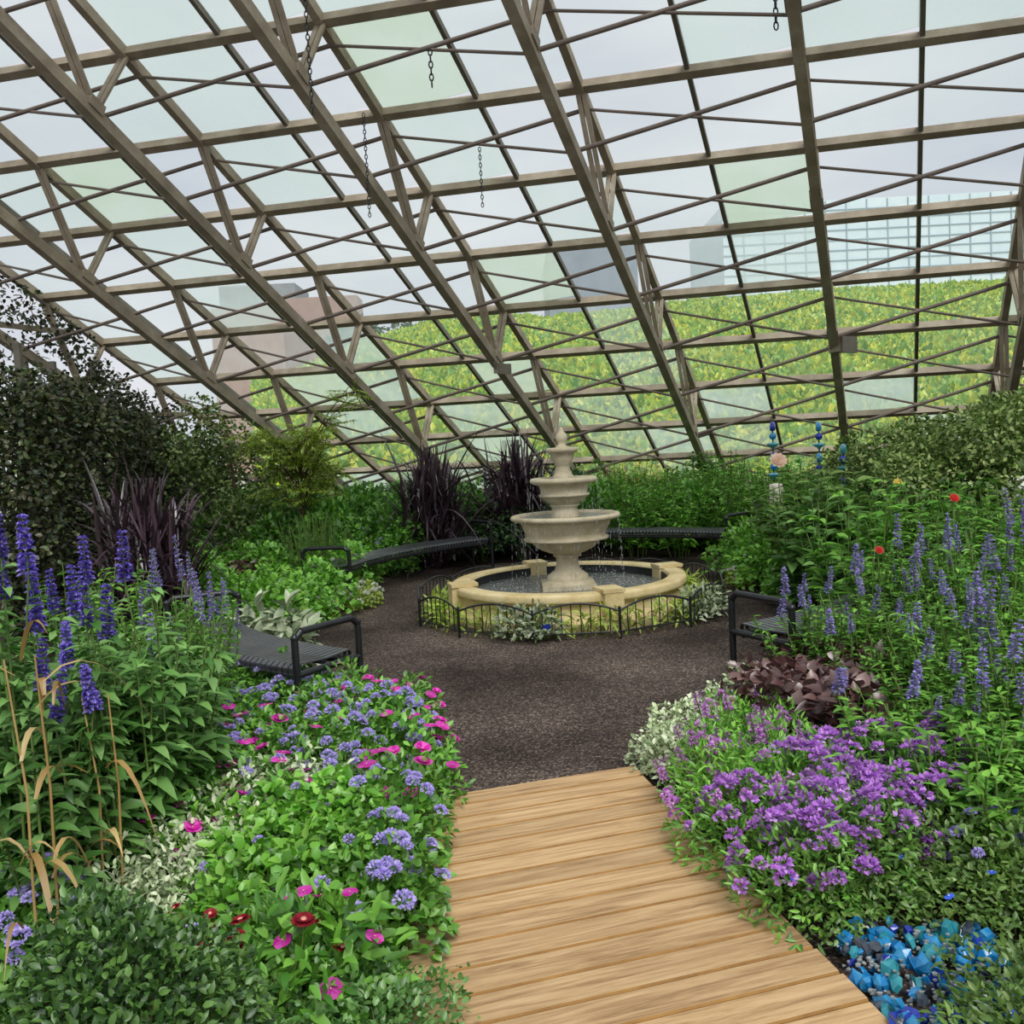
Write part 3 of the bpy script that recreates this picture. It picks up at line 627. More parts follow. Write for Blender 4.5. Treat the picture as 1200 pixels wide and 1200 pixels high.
tr.obj('trellis', steel_dark, vw).location = (5, -12, 0)
# yellowish shrub climbing at the end of the vine wall
sh = empty('olive_climber', (-3.9, 12.6, 0), label='loose olive green climber at the far end of the vine wall', cat='climber')
m_, a_, b_ = cloud_mesh([(U(-.8, .8), U(-.6, .8), U(.4, 2.3)-0) for _ in range(22)], [.3]*22, 5000, .07, .045, L_euon); m_.obj('foliage', [L_euon], sh)
MB().tube([(0, 0, 0), (.1, .1, 1.2), (0, .2, 2.2)], [.03, .02, .01], 6).obj('stem', bark, sh)
# ivy trails up the end truss
iv = empty('ivy_trail', gp(-2, bays[0], .6), label='leafy trail of ivy climbing the far left roof truss', cat='ivy')
pts = [np.array(gp(a, bays[0], U(.3, 1.0)))-np.array(gp(-2, bays[0], .6)) for a in np.arange(-6.0, 2.5, .13)]
m_, a_, b_ = cloud_mesh(pts, [U(.1, .3) for _ in pts], 3600, .08, .055, L_vine); m_.obj('foliage', L_vine, iv)
# ivy collars on the truss feet
for i, (bi, lab) in enumerate(((3, 'ivy wound round truss foot just behind the fountain finial'), (4, 'ivy wound round truss foot right of the fountain'), (5, 'long dark ivy sleeve round the upright truss foot on the right'))):
    a0_ = {3: -.35, 4: -.6, 5: -1.0}[bi]; o_ = np.array(gp(0, bays[bi], INN)); q = empty('ivy_sleeve', o_, label=lab, cat='ivy', group='ivy on truss feet')
    pts = [np.array(gp(a, bays[bi], INN))-o_+rng.normal(size=3)*.02 for a in np.arange(a0_, 1.5, .07)]
    m_, _, _ = cloud_mesh(pts, [.1]*len(pts), 900, .07, .05, L_dark); m_.obj('foliage', L_dark, q)
    MB().tube(pts[::4], .012, 5).obj('stem', bark, q)

t = empty('chartreuse_shrub', (-3.12, 5.0, 0), label='bright yellow green shrub sprays at the far left edge', cat='shrub')
m_, _, _ = cloud_mesh([(U(-.25, .2), U(-.3, .3), U(1.3, 2.0)) for _ in range(8)], [.12]*8, 900, .09, .03, L_yel); m_.obj('foliage', L_yel, t); m = MB()
for q in range(5): m.tube([(U(-.1, .1), 0, 0), (U(-.2, .2), U(-.2, .2), 1.8)], [.012, .005], 5)
m.obj('stems', bark, t)
# ---- feathery small tree
def feather_tree(loc, H, label):
    t = empty('feathery_tree', (loc[0], loc[1], 0), label=label, cat='small tree'); br = MB(); lv = MB(); tw = []
    br.tube([(0, 0, 0), (.03, 0, .6), (-.02, .02, 1.2)], [.03, .025, .02], 7)
    for i in range(26):
        a = U(0, 6.28); z = U(.7, 1.5); l = U(.5, 1.0)*H/2.6; s_ = np.array([0, 0, z]); e_ = s_+np.array([math.cos(a)*l*.8, math.sin(a)*l*.8, l*U(.5, 1.1)]); mid_ = (s_+e_)/2+[0, 0, .08]
        br.tube([s_, mid_, e_], [.012, .007, .003], 5)
        for q in range(16):
            f_ = U(.35, 1); b0_ = s_+(e_-s_)*f_; d_ = rng.normal(size=3); d_[2] = d_[2]*.4+.1; d_ /= np.linalg.norm(d_); l2 = U(.15, .32); br.tube([b0_, b0_+d_*l2], .003, 4, caps=False); tw.append((b0_, d_, l2))
    P_, D_, = [], []
    for b0_, d_, l2 in tw:
        for s_ in np.linspace(.1, 1, 12):
            for sg in (-1, 1):
                sd = np.cross(d_, [0, 0, 1.])*sg; P_.append(b0_+d_*l2*s_); D_.append(sd+d_*.5+rng.normal(size=3)*.2)
    P_ = np.array(P_); lv.leaves(P_, np.array(D_), np.tile([0, 0, 1.], (len(P_), 1)), .075, .017, droop=.3)
    br.obj('trunk', bark, t); lv.obj('foliage', L_yel, t)
feather_tree(xyD(352, 11.6), 2.7, 'feathery yellow green small tree standing before the glass at left')

# ---- big variegated shrub on the right
t = empty('evergreen_shrub', (5.2, 9.3, 0), label='large rounded variegated evergreen shrub at the right before the glass', cat='shrub')
cs = []; rs = []
for i in range(105):
    x = U(-1.6, 2.2); y = U(-.9, 1.2); top = 1.95*np.interp(x, [-1.7, -1.2, -.4, .8, 2.2], [.66, .84, .94, 1.06, 1.0])-.3; cs.append((x, y, U(.2, top) if i < 60 else top-U(0, .12))); rs.append(U(.24, .38))
m_, _, _ = cloud_mesh(cs, rs, 48000, .06, .036, L_euon, tilt=.9, sq=(1, 1, .75)); m_.obj('foliage', L_euon, t)
b = MB()
for i in range(12): a = U(0, 6.28); b.tube([(U(-.5, .5), U(-.3, .3), 0), (math.cos(a)*.6, math.sin(a)*.4, .7), (math.cos(a)*1.3, math.sin(a)*.7, 1.2)], [.03, .02, .01], 5)
b.obj('branches', bark, t)

# ---- beds: soil
def arc(r, a0, a1, n=12): return [(FC[0]+r*math.cos(math.radians(a)), FC[1]+r*math.sin(math.radians(a))) for a in np.linspace(a0, a1, n)]
soilbed('floor_bed_left', [(-.7, .8), (-.66, 2.6), (-.6, 4.3), (-.5, 4.9), (-.85, 5.1), (-1.5, 5.4), (-2.4, 5.9)]+arc(3.75, 215, 60, 16)+[(4.2, 17.4), (-4, 19), (-7, 19), (-6.5, 1)])
soilbed('floor_bed_right', [(1.1, 1.2), (1.12, 2.6), (.72, 4.4), (.95, 5.0), (1.7, 5.3), (2.6, 5.5)]+arc(3.75, -40, 50, 10)+[(4.5, 17.3), (12, 16.5), (12, 1)])

# ---- left bed plants (nearest first)
G = 'flower bed left of the boardwalk'
t = empty('boxwood_shrub', (-.82, 1.72, 0), label='dark green clipped boxwood in the lower left corner of the bed', cat='shrub')
mx, d_, *_ = mound(20000, .27, .74, .022, .013, [L_box, stemw], .5, inner=.45, lump=.15, tilt=.4, low=-.9, stems=60); link('foliage', mx, t)
patch('petunia_plant', petu_big, [(330, 1015), (385, 1005), (405, 1040), (405, 1080), (370, 1100), (310, 1085)], .38, .26, 'large leaved petunia with magenta blooms beside the boardwalk near the boxwood', 'petunia', 'near magenta petunias by the boardwalk', maxn=5)
patch('oregano_plant', oreg, [(290, 1130), (400, 1105), (455, 1130), (450, 1180), (420, 1240), (290, 1240)], .2, .17, 'small leaved grey green herb spilling onto the near boardwalk edge', 'herb', 'creeping herbs at the boardwalk edge', maxn=10)
patch('ageratum_plant', ager, [(415, 930), (445, 935), (462, 985), (455, 1020), (420, 1010)], .3, .17, 'lavender ageratum leaning over the boardwalk edge', 'ageratum', 'lavender ageratum at the boardwalk edge', maxn=8)
patch('ageratum_plant', ager_leafy, [(300, 920), (420, 920), (440, 1010), (300, 1015), (280, 960)], .34, .19, 'bright green leafy ageratum with few blooms in the left bed middle', 'ageratum', 'leafy ageratum of the left bed', maxn=16)
patch('dusty_silver_plant', silver, [(70, 975), (170, 925), (255, 920), (285, 960), (230, 1000), (90, 1020)], .34, .17, 'silvery white leaved bedding plant behind the boxwood', 'silver foliage plant', 'silver foliage plants behind boxwood', maxn=18)
patch('dusty_silver_plant', silver_fl, [(300, 865), (420, 880), (430, 930), (230, 930)], .34, .19, 'silver leaved plant flecked with lavender across the middle of the left bed', 'silver foliage plant', 'silver and lavender plants of the left bed', maxn=14)
patch('blanket_flower', gail, [(215, 1000), (310, 1010), (315, 1090), (250, 1050)], .38, .2, 'dark red flowered blanket flower right of the boxwood top', 'blanket flower', 'dark red flowers by the boxwood', maxn=5)
patch('blanket_flower', gail, [(40, 905), (90, 905), (90, 950), (40, 950)], .42, .2, 'dark red flowered plant under the tall leafy stems at far left', 'blanket flower', 'dark red flowers at the far left', maxn=2)
patch('ageratum_plant', ager, [(-30, 990), (70, 985), (80, 1030), (-30, 1060)], .4, .18, 'lavender ageratum at the far left behind the boxwood', 'ageratum', 'lavender ageratum at far left', maxn=6)
patch('vinca_plant', vinca, [(110, 870), (230, 850), (250, 910), (130, 940)], .4, .2, 'broad leaved vinca with sparse magenta flowers below the tall salvias', 'vinca', 'vinca plants in the left bed', maxn=10)
patch('petunia_plant', petu, [(190, 830), (310, 820), (330, 900), (210, 920)], .38, .21, 'magenta petunia among ageratum in the left bed centre', 'petunia', 'magenta petunias of the left bed centre', maxn=10, occ=.1)
patch('petunia_plant', petu, [(405, 785), (480, 790), (490, 880), (450, 900), (430, 840)], .34, .22, 'magenta petunia along the gravel edge of the left bed', 'petunia', 'magenta petunias along the gravel edge', maxn=10, occ=.1)
patch('petunia_plant', petu, [(330, 800), (410, 795), (420, 850), (340, 860)], .36, .22, 'magenta petunia in front of the left bench', 'petunia', 'magenta petunias before the left bench', maxn=8, occ=.1)
patch('ageratum_plant', ager, [(205, 775), (300, 765), (420, 790), (470, 830), (440, 890), (300, 880), (210, 840)], .34, .2, 'lavender ageratum in front of the left bench', 'ageratum', 'lavender ageratum before the left bench', maxn=34, occ=.13)
patch('silver_mound', silver_fl, [(215, 750), (300, 745), (390, 770), (330, 790), (220, 785)], .34, .22, 'pale yellowish silver mound at the foot of the left bench', 'silver foliage plant', 'silver mounds at the bench foot', maxn=9)
# kale like and blade leaved plants by the bench
kale = mk(120, .16, .5, .13, .07, L_grey, None, 0, 1, z0=.4, tilt=.7, **OV)[0]
for px in (300, 338): place('grey_kale', kale, P(px, 715, .5), 'grey green broad leaved plant beside the left bench arm', 'kale', 'grey kale by left bench')
def blade_clump(name, loc, k, L, W, mat, label, cat, sp_=.06, droop=(.1, .5), tl=.35, group=None):
    t = empty(name, (loc[0], loc[1], 0), label=label, cat=cat, group=group); m = MB(); p = np.stack([rng.normal(size=k)*sp_, rng.normal(size=k)*sp_, np.zeros(k)], 1)
    m.blades(p, U(0, 6.28, k), np.abs(rng.normal(size=k))*tl+.05, L*U(.6, 1.05, k), W*U(.8, 1.1, k), U(*droop, k), 0); m.obj('foliage', mat, t); return t
blade_clump('pineapple_lily', P(242, 735, .3), 9, .5, .045, L_yel, 'yellow green blade leaved plant beside the far arm of the left bench', 'lily')
blade_clump('pineapple_lily', P(342, 760, .3), 8, .5, .04, L_yel, 'yellow green blade leaved plant before the near arm of the left bench', 'lily')
# tall salvias, far left
SP = [(38, 585, 3.2), (14, 610, 3.0), (82, 640, 3.0), (103, 600, 3.5), (122, 615, 3.1), (148, 625, 3.3), (30, 655, 2.7), (-15, 600, 2.9)]
for i, (x, y, D) in enumerate(SP):
    q = Dp(x, y+20, D); s_ = tsal[i % 4]; place('tall_salvia', s_, (q[0], q[1]), 'tall leafy salvia with deep violet blue spikes at the far left', 'salvia', 'tall violet salvias at far left', sc=.92, zs=(q[2]/1.2))
for i, (x, D) in enumerate([(10, 3.8), (60, 3.9), (110, 3.7), (150, 3.9), (185, 4.1), (30, 3.3), (85, 3.35), (130, 3.4), (165, 3.6), (-30, 3.5), (55, 3.6), (-10, 3.05)]):
    q = xyD(x, D); place('leafy_perennial', leafy[i % 3], q, 'tall grey green leafy stems without bloom at the far left of the bed', 'leafy plant', 'tall leafy stems at far left', sc=1., zs=U(.78, .95))
for i, (x, y, D) in enumerate([(178, 680, 4.6), (200, 690, 4.5), (222, 700, 4.7), (240, 700, 4.9), (190, 720, 4.3), (208, 750, 4.1)]):
    q = Dp(x, y, D); place('blue_salvia', msal[i % 4], (q[0], q[1]), 'pale violet salvia between the tall salvias and the left bench', 'salvia', 'pale violet salvias left of the bench', sc=.8, zs=q[2]/.66)
def dried(loc, H, n, L, label):
    t = empty('dried_corn_stalk', (loc[0], loc[1], 0), label=label, cat='dried grass'); m = MB()
    for q in range(2):
        m.tube([(q*.04-.03, q*.03, 0), (q*.05-.04, q*.03+.02, H*.35), (q*.05-.02, q*.03, H*.65), (q*.07-.05, q*.03, H)], [.005, .0045, .004, .0025], 6)
    m.obj('stalk', straw, t); k = n; z = U(.25, 1, k)*H; m = MB()
    m.blades(np.stack([rng.normal(size=k)*.04, rng.normal(size=k)*.03, z], 1), U(0, 6.28, k), U(.3, .9, k), L*U(.7, 1.1, k), .018*U(.7, 1.2, k), U(.7, 1.5, k)); m.obj('leaves', straw, t); return t
dried(xyD(6, 2.5), 1.08, 16, .38, 'dried tan grass stalks with drooping leaves at the far left edge')
dried(xyD(92, 2.9), .86, 7, .3, 'dried tan arching leaves among the tall leafy stems')

# ---- left background
patch('verbena_plant', verb, [(110, 560), (190, 545), (270, 560), (290, 610), (150, 620), (100, 600)], 1.0, .42, 'tall thin stemmed verbena with small pink purple heads by the purple grass', 'verbena', 'tall verbena by the vine wall', maxn=16)
patch('leafy_green_plant', zin, [(0, 570), (120, 570), (150, 640), (0, 640)], 1.0, .45, 'dark green leafy perennial below the vine wall', 'leafy plant', 'leafy perennials below vine wall', maxn=14, occ=.2, sc=(1.1, 1.4))
patch('fine_leaved_plant', fine, [(200, 575), (420, 560), (420, 620), (215, 625)], .85, .5, 'fine leaved green perennial in the left background bed', 'leafy plant', 'fine leaved perennials at left back', maxn=22, occ=.2)
patch('impatiens_plant', imp, [(230, 640), (400, 620), (440, 640), (380, 680), (300, 710), (230, 690)], .45, .42, 'bright green bedding plant with pale flowers behind the left bench', 'bedding plant', 'bright bedding plants behind left bench', maxn=26)
patch('bedding_plant', imp2, [(200, 620), (300, 610), (420, 600), (480, 600), (520, 615), (430, 640), (250, 640)], .55, .5, 'green bedding plant flecked with lavender at the left back', 'bedding plant', 'lavender flecked bedding at left back', maxn=24, occ=.25)
patch('white_edging', whitee, [(365, 690), (440, 680), (435, 705), (370, 710)], .16, .2, 'pale edging plant with white flowers by the back left bench leg', 'edging plant', 'white edging by the back left bench', maxn=8)
patch('bronze_foliage', bronze, [(255, 635), (300, 640), (300, 665), (260, 665)], .5, .3, 'small bronze purple foliage plant in the left middle bed', 'bronze plant', 'bronze plants in left middle bed', maxn=3)
def tall_patch(name, specs, poly, gap, label, cat, group, hmul, maxn, occ=.25):
    for i, (x, y) in enumerate(scatter(poly, 0, gap, maxn, True, occ)):
        s_ = U(*hmul); place(name, specs[rng.integers(len(specs))], (x, y), label, cat, group, sc=(s_+1)/2, zs=s_)
tall_patch('green_shrub', deepg, [(-5, 12.5), (-1.6, 11.3), (-.6, 13), (-1, 16.5), (-5, 17)], .6, 'mid green bushy perennial in front of the glass at left', 'bushy plant', 'bushy perennials at the left glass', (1.0, 1.5), 34)
tall_patch('green_shrub', deepg, [(-.7, 13.4), (.6, 13.5), (2.6, 12.6), (3, 16), (-1, 16.6)], .5, 'mid green bushy perennial behind the fountain', 'bushy plant', 'bushy perennials behind the fountain', (.95, 1.4), 36)
tall_patch('dark_shrub', deepd, [(-.4, 12.2), (.8, 12.7), (.6, 13.6), (-.6, 13.4)], .45, 'dark green bushy plant low behind the back benches', 'bushy plant', 'dark bushes behind the benches', (.8, 1.0), 7, .1)
tall_patch('tall_perennial', zinb, [(1.4, 12.4), (3.4, 11.4), (4.4, 12), (4.2, 15.6), (1.4, 16)], .42, 'bright green upright perennial behind the right bench', 'perennial', 'bright perennials behind the right bench', (1.2, 1.75), 46, .15)
patch('white_edging', whitee, [(850, 655), (905, 650), (900, 670), (855, 675)], .14, .2, 'pale flowered edging plant by the right bench leg', 'edging plant', 'white edging by the right bench', maxn=7)
patch('impatiens_plant', imp, [(850, 630), (900, 620), (935, 640), (930, 665), (880, 655)], .35, .35, 'bright green bedding plant at the gravel edge right of the bench', 'bedding plant', 'bright bedding by the right gravel edge', maxn=10)
for i, (px, D) in enumerate([(715, 15), (740, 14.6), (760, 15.2), (775, 14.7)]):
    t = blade_clump('brown_grass', xyD(px, D), 60, 1.5, .014, straw, 'thin brown flowering grass behind the fountain to the right', 'ornamental grass', .05, (.05, .2), .12, group='brown grasses behind fountain')
# ---- right background
for px, D in ((962, 7.5), (990, 7.6), (940, 7.9)): place('dahlia_plant', dahl3[0], xyD(px, D), 'large leaved green dahlia bush closest to the right gravel edge', 'dahlia', 'large leaved dahlias at gravel edge', sc=.85, zs=.95)
for i, (px, D) in enumerate([(935, 8.4), (965, 8.0), (985, 8.8), (950, 9.4), (920, 9.3)]):
    place('dahlia_plant', dahl[i % 2], xyD(px, D), 'broad leaved dark green dahlia bush at the right gravel edge', 'dahlia', 'dahlia bushes at the right gravel edge', sc=1., zs=U(.95, 1.08))
patch('leafy_green_plant', dahl2, [(990, 560), (1200, 560), (1240, 610), (1000, 620)], 1.05, .5, 'mid green leafy dahlia bush below the evergreen shrub', 'dahlia', 'leafy bushes below the evergreen shrub', maxn=16, occ=.25)
tall_patch('leafy_green_plant', zin, [(3.4, 7.2), (7, 6.6), (8, 9), (4, 9.5)], .5, 'green leafy perennial in the right middle distance', 'perennial', 'leafy perennials at right middle distance', (1.0, 1.4), 40, .25)
tall_patch('green_shrub', zinb, [(3.2, 9.3), (4.4, 9.5), (4.8, 14), (3.6, 14)], .45, 'upright green perennial beside the glass bottle stakes', 'perennial', 'perennials by the glass stakes', (1.2, 1.5), 20, .2)
ginger = blade_clump('ginger_lily', xyD(1035, 8.0), 40, 1.1, .1, L_mid, 'broad upright leaved dark green plant left of the evergreen shrub', 'ginger lily', .12, (.1, .35), .3)
def bloom(name, px, py, D, me, s_, label, cat, stem=True):
    q = Dp(px, py, D); t = empty(name, (q[0], q[1], 0), label=label, cat=cat); fl = link('flower', me, t, (0, 0, q[2]), (math.radians(55), 0, 0), s_)
    m = MB(); m.tube([(0, .03, 0), (0.02, .04, q[2]*.6), (0, .02, q[2])], .006, 5); m.obj('stem', stemg, t)
    k = 12; s2 = U(.3, .9, k)*q[2]; a = U(0, 6.28, k); m = MB(); m.leaves(np.stack([0*s2, 0*s2+.03, s2], 1), np.stack([np.cos(a), np.sin(a), 0*a+.3], 1), np.tile([0, 0, 1.], (k, 1)), .12, .05); m.obj('leaves', L_mid, t)
bigd = daisy_mesh(.1, 11, [F_peach, F_yel, stemg], .3, 4, .55, .2)
bloom('dahlia_flower', 912, 540, 8.9, bigd, .85, 'large peach dahlia bloom above the bushes right of centre', 'dahlia')
bloom('dahlia_flower', 1118, 584, 6.4, daisy_mesh(.04, 9, [F_scar, F_scar, stemg], .4, 3, .6, .3), .9, 'small scarlet bloom below the evergreen shrub', 'dahlia')
bloom('dahlia_flower', 1052, 566, 7.6, daisy_mesh(.05, 9, [F_yel, F_yel, stemg], .4, 3, .6, .3), .8, 'small pale yellow bloom left of the scarlet one', 'dahlia')
bloom('dahlia_flower', 1030, 645, 5.6, daisy_mesh(.035, 9, [F_scar, F_red, stemg], .4, 3, .6, .3), .8, 'dull red bloom by the far arm of the right bench', 'dahlia')
# glass bottle stakes
def stake(px, y0, y1, D, label, cols):
    q = Dp(px, y0, D); t = empty('glass_stake', (q[0], q[1], 0), label=label, cat='garden ornament', group='glass garden stakes'); H = q[2]
    MB().tube([(0, 0, 0), (0, 0, H)], .008, 6).obj('rod', black, t); z = H; z1 = Dp(px, y1, D)[2]; i = 0
    while z > z1:
        c = cols[i % len(cols)]; m = MB()
        if i % 3 == 0: m.lathe([(.012, 0), (.03, -.02), (.034, -.06), (.03, -.1), (.012, -.11)], 12)
        elif i % 3 == 1: m.ball((0, 0, -.05), .042, 10)
        else: m.lathe([(.01, 0), (.06, -.015), (.065, -.03), (.02, -.06), (.01, -.08)], 12, flute=6, fa=.15)
        o = m.obj('glass_bead', c, t); o.location = (0, 0, z); z -= .115; i += 1
stake(905, 494, 560, 10.4, 'stake of stacked blue glass beads left of the peach bloom', [g_cob, g_blue, g_teal])
stake(959, 494, 545, 10.2, 'stake of cobalt and teal glass beads left of the upright truss', [g_blue, g_cob, g_teal])
stake(988, 520, 560, 9.8, 'teal glass bead stake right of the upright truss foot', [g_teal, g_cob])
m = MB(); q = xyD(909, 9.4); t = empty('birch_log_post', (q[0], q[1], 0), label='short birch bark post under the peach bloom', cat='post')
birch = pmat('birch_bark', [(50,44,38),(200,192,178),(226,220,208)], .8, scale=5, stretch=(1, 1, 5), pos=[.4, .47, .7]); m.lathe([(.07, 0), (.07, .5), (.065, 1.05), (.001, 1.06)], 20).obj('log', birch, t)

# ---- right bed
patch('bronze_foliage', bronze, [(880, 745), (940, 720), (1050, 710), (1060, 780), (980, 810), (890, 800)], .42, .24, 'bronze purple broad leaved plant before the right bench', 'bronze plant', 'bronze foliage before the right bench', maxn=16)
patch('edging_plant', edge_s, [(765, 855), (815, 812), (885, 780), (905, 800), (840, 840), (790, 880)], .2, .16, 'pale green silver edging plant on gravel rim of the right bed', 'edging plant', 'pale edging of the right bed', maxn=18)
patch('angelonia_plant', pnkm, [(800, 865), (865, 815), (950, 830), (940, 880), (880, 920), (830, 900)], .34, .19, 'pink purple flowered plant at the near left tip of the right bed', 'angelonia', 'pink purple flowers at tip of right bed', maxn=24, occ=.1)
patch('fan_flower', purm, [(885, 905), (970, 860), (1100, 850), (1130, 890), (1080, 940), (1000, 975), (925, 985), (872, 950)], .32, .2, 'orchid purple fan flower spreading through the right bed', 'fan flower', 'orchid purple flowers of the right bed', maxn=34, occ=.1)
patch('evolvulus_plant', evol, [(950, 985), (1010, 965), (1100, 950), (1260, 945), (1260, 1020), (1140, 1010), (1040, 1015), (990, 1020)], .24, .19, 'low green carpet plant with clear blue flowers in front of the purple ones', 'evolvulus', 'blue flowered carpet plants', maxn=40, occ=.1)
patch('evolvulus_plant', evol, [(1225, 1080), (1290, 1060), (1290, 1240), (1190, 1240), (1200, 1180)], .24, .19, 'low green plant with blue flowers at the right of the blue glass', 'evolvulus', 'carpet plants beside blue glass', maxn=8, occ=.1)
patch('ageratum_plant', lavr, [(1120, 860), (1240, 850), (1260, 960), (1120, 950)], .36, .22, 'lavender flowered plant at the right edge above the blue carpet', 'ageratum', 'lavender plants at right edge', maxn=12, occ=.1)
patch('basil_plant', basil, [(1050, 820), (1230, 800), (1240, 870), (1080, 880)], .5, .24, 'bright green broad leaved basil in the right bed', 'basil', 'bright basil plants at right', maxn=12, occ=.1)
SR = [(975, 690, 5.2), (1000, 690, 5.3), (955, 700, 5.1), (1030, 690, 5.2), (1075, 690, 4.6), (1095, 700, 4.5), (1110, 625, 5.6), (1145, 615, 5.4), (1175, 610, 5.3), (1080, 625, 5.8), (1125, 680, 4.8), (1165, 690, 4.4), (1190, 650, 4.7), (1180, 730, 4.0), (1140, 740, 4.1), (1100, 740, 4.2), (1060, 800, 3.9), (1075, 740, 4.3), (1210, 690, 4.2), (1220, 620, 5.1), (1040, 740, 4.5), (1200, 780, 3.7), (1150, 790, 3.8), (1230, 740, 3.8), (1060, 660, 5.4), (1140, 650, 5.1), (1190, 830, 3.4), (1100, 790, 3.9)]
for i, (x, y, D) in enumerate(SR):
    q = Dp(x, y, D); place('blue_salvia', msal[i % 4], (q[0], q[1]), 'green salvia with pale violet spikes on the right side of the garden', 'salvia', 'pale violet salvias at the right', sc=1., zs=q[2]/.68)
# ---- plants inside the fountain fence
for i in range(36):
    a = i*2*PI/36+U(-.08, .08); q = FC+np.array([math.cos(a), math.sin(a), 0])*1.27
    place('hosta', hosta[i % 2], q, 'lime green strap leaved plant between basin and wire fence', 'hosta', 'lime plants inside the fountain fence', sc=.72, zs=.8)
for a, lab in ((-108, 'silver variegated plant at the front of the fountain fence, left'), (-35, 'silver variegated plant inside the fountain fence at right')):
    for dq in (-5, 5):
        q = FC+np.array([math.cos(math.radians(a+dq)), math.sin(math.radians(a+dq)), 0])*1.36; place('silver_plant', silverp[0], q, lab, 'silver plant', lab.replace('plant', 'plants', 1), sc=1.05)
m = MB(); q = P(640, 738, .1); t = empty('plant_tag', (q[0], q[1], 0), label='small blue tag among lime leaves at the fountain front', cat='plant tag'); MB().box((0, 0, .12), (.07, .01, .05)).obj('plate', g_cob, t); MB().tube([(0, 0, 0), (0, 0, .1)], .004, 5).obj('stake', black, t)

# ---- glass chunks at lower right
gr = np.random.default_rng(5)
def chunk(r):
    m = MB(); m.ball((0, 0, 0), r, 6, 0, (1, U(.6, .9), U(.45, .7)), .5); return m
cm = [[chunk(.03).mesh('glass_chunk', mt) for _ in range(2)] for mt in (g_blue, g_blue, g_cob, g_teal, g_smoke)]
poly = [tuple(P(x, y, .05)[:2]) for x, y in [(975, 1110), (1020, 1085), (1120, 1085), (1180, 1110), (1180, 1230), (1070, 1230)]]
cnt = 0; spots = []
while cnt < 170:
    x, y = U(.8, 2.3), U(2.0, 3.4)
    if not inside(poly, x, y): continue
    k = int(gr.integers(5)); o = link('glass_chunk', cm[k][cnt % 2], None, (x, y, .03+U(0, .05)), (U(0, 6), U(0, 6), U(0, 6)), U(.5, 1.25))
    nm = ['sky blue', 'sky blue', 'cobalt', 'teal', 'smoky grey'][k]
    tag(o, nm+' glass chunk in the glass heap at lower right', 'glass chunk', nm+' glass chunks at the lower right'); cnt += 1
m = MB()
for i in range(4200):
    x, y = U(.8, 2.3), U(2.0, 3.4)
    if inside(poly, x, y): m.ball((x, y, .035+U(0, .045)), U(.004, .011), 5, 0, (1, .8, .6), .5)
tag(m.obj('crushed_glass', g_clear), 'clear crushed glass between the blue chunks at lower right', 'crushed glass', kind='stuff')

# ---- hanging chains, floodlights
def chain(px, y0, y1, D, label, r=.02):
    a = Dp(px, y0, D); b = Dp(px, y1, D); z = 0; H = a[2]-b[2]; t = MB(); i = 0
    while z < H:
        th = np.linspace(0, 2*PI, 9)[:-1]; pts = np.stack([np.cos(th)*r*.6, 0*th, np.sin(th)*r*1.2-z], 1)
        if i % 2: pts = pts[:, [1, 0, 2]]
        t.tube(pts, r*.22, 4, closed=True); z += r*1.9; i += 1
    o = t.obj('hanging_chain', black); o.location = a; tag(o, label, 'chain', 'chains hanging from the roof')
chain(504, 61, 100, 8.0, 'short dark chain hanging from a brace rod at upper centre', .028)
chain(426, 135, 250, 8.6, 'long thin chain hanging from a rafter left of centre')
chain(562, 175, 243, 9.0, 'thin chain hanging above the fountain')
chain(357, -10, 128, 7.6, 'long chain hanging from the roof at upper left', .024)
chain(908, -20, 33, 7.6, 'dark chain at the top edge beside the upright truss', .03)
def flood(px, py, D, label, s_=1.):
    q = Dp(px, py, D); t = empty('floodlight', q, .6, label=label, cat='floodlight', group='floodlights on the trusses'); m = MB(); m.box((0, 0, 0), (.24*s_, .16*s_, .16*s_)); m.obj('housing', steel, t)
    m = MB(); m.box((.0, -.095*s_, -.01), (.26*s_, .03*s_, .18*s_)); m.obj('lens_frame', steel_dark, t); m = MB(); m.beam((-.16*s_, 0, .12*s_), (-.1*s_, 0, -.02), .03, .02); m.obj('bracket', steel_dark, t)
flood(986, 404, 11.6, 'grey floodlight fixed to the upright truss right of centre', 1.15)
flood(588, 432, 12.2, 'small grey floodlight on the truss above the fountain left', .75)

# ------------------------------------------------------------ outdoors
def ridge(px): return np.interp(px, [330, 400, 430, 500, 580, 640, 720, 800, 1000, 1200, 1500], [440, 412, 398, 378, 366, 370, 364, 352, 337, 327, 320])
nx, ny = 110, 40; V = []; rid = []
for j_ in range(ny):
    for i_ in range(nx):
        px = 300+(1500-300)*i_/(nx-1); D = 27+(62-27)*j_/(ny-1); zt = Dp(px, ridge(px)+4, 62)[2]; s_ = j_/(ny-1); z = zt*(s_**.75); q = Dp(px, 500, D); V.append((q[0], q[1], z-.1+(rng.random()-.5)*.25*(s_ > 0)))
f = [[j_*nx+i_, j_*nx+i_+1, (j_+1)*nx+i_+1, (j_+1)*nx+i_] for j_ in range(ny-1) for i_ in range(nx-1)]
V = np.array(V); hillm = pmat('hillside_green', [(88,136,40),(140,170,52),(184,194,64)], .9, scale=.5)
tag(MB().add(V, f).obj('hill_slope', hillm), 'grassy slope rising outside the glass', 'slope', kind='structure')
k = 70000; fi = rng.integers(0, len(f), k); w1, w2 = rng.random(k), rng.random(k); F4 = np.array(f)[fi]
p = V[F4[:, 0]]*((1-w1)*(1-w2))[:, None]+V[F4[:, 1]]*(w1*(1-w2))[:, None]+V[F4[:, 2]]*(w1*w2)[:, None]+V[F4[:, 3]]*((1-w1)*w2)[:, None]
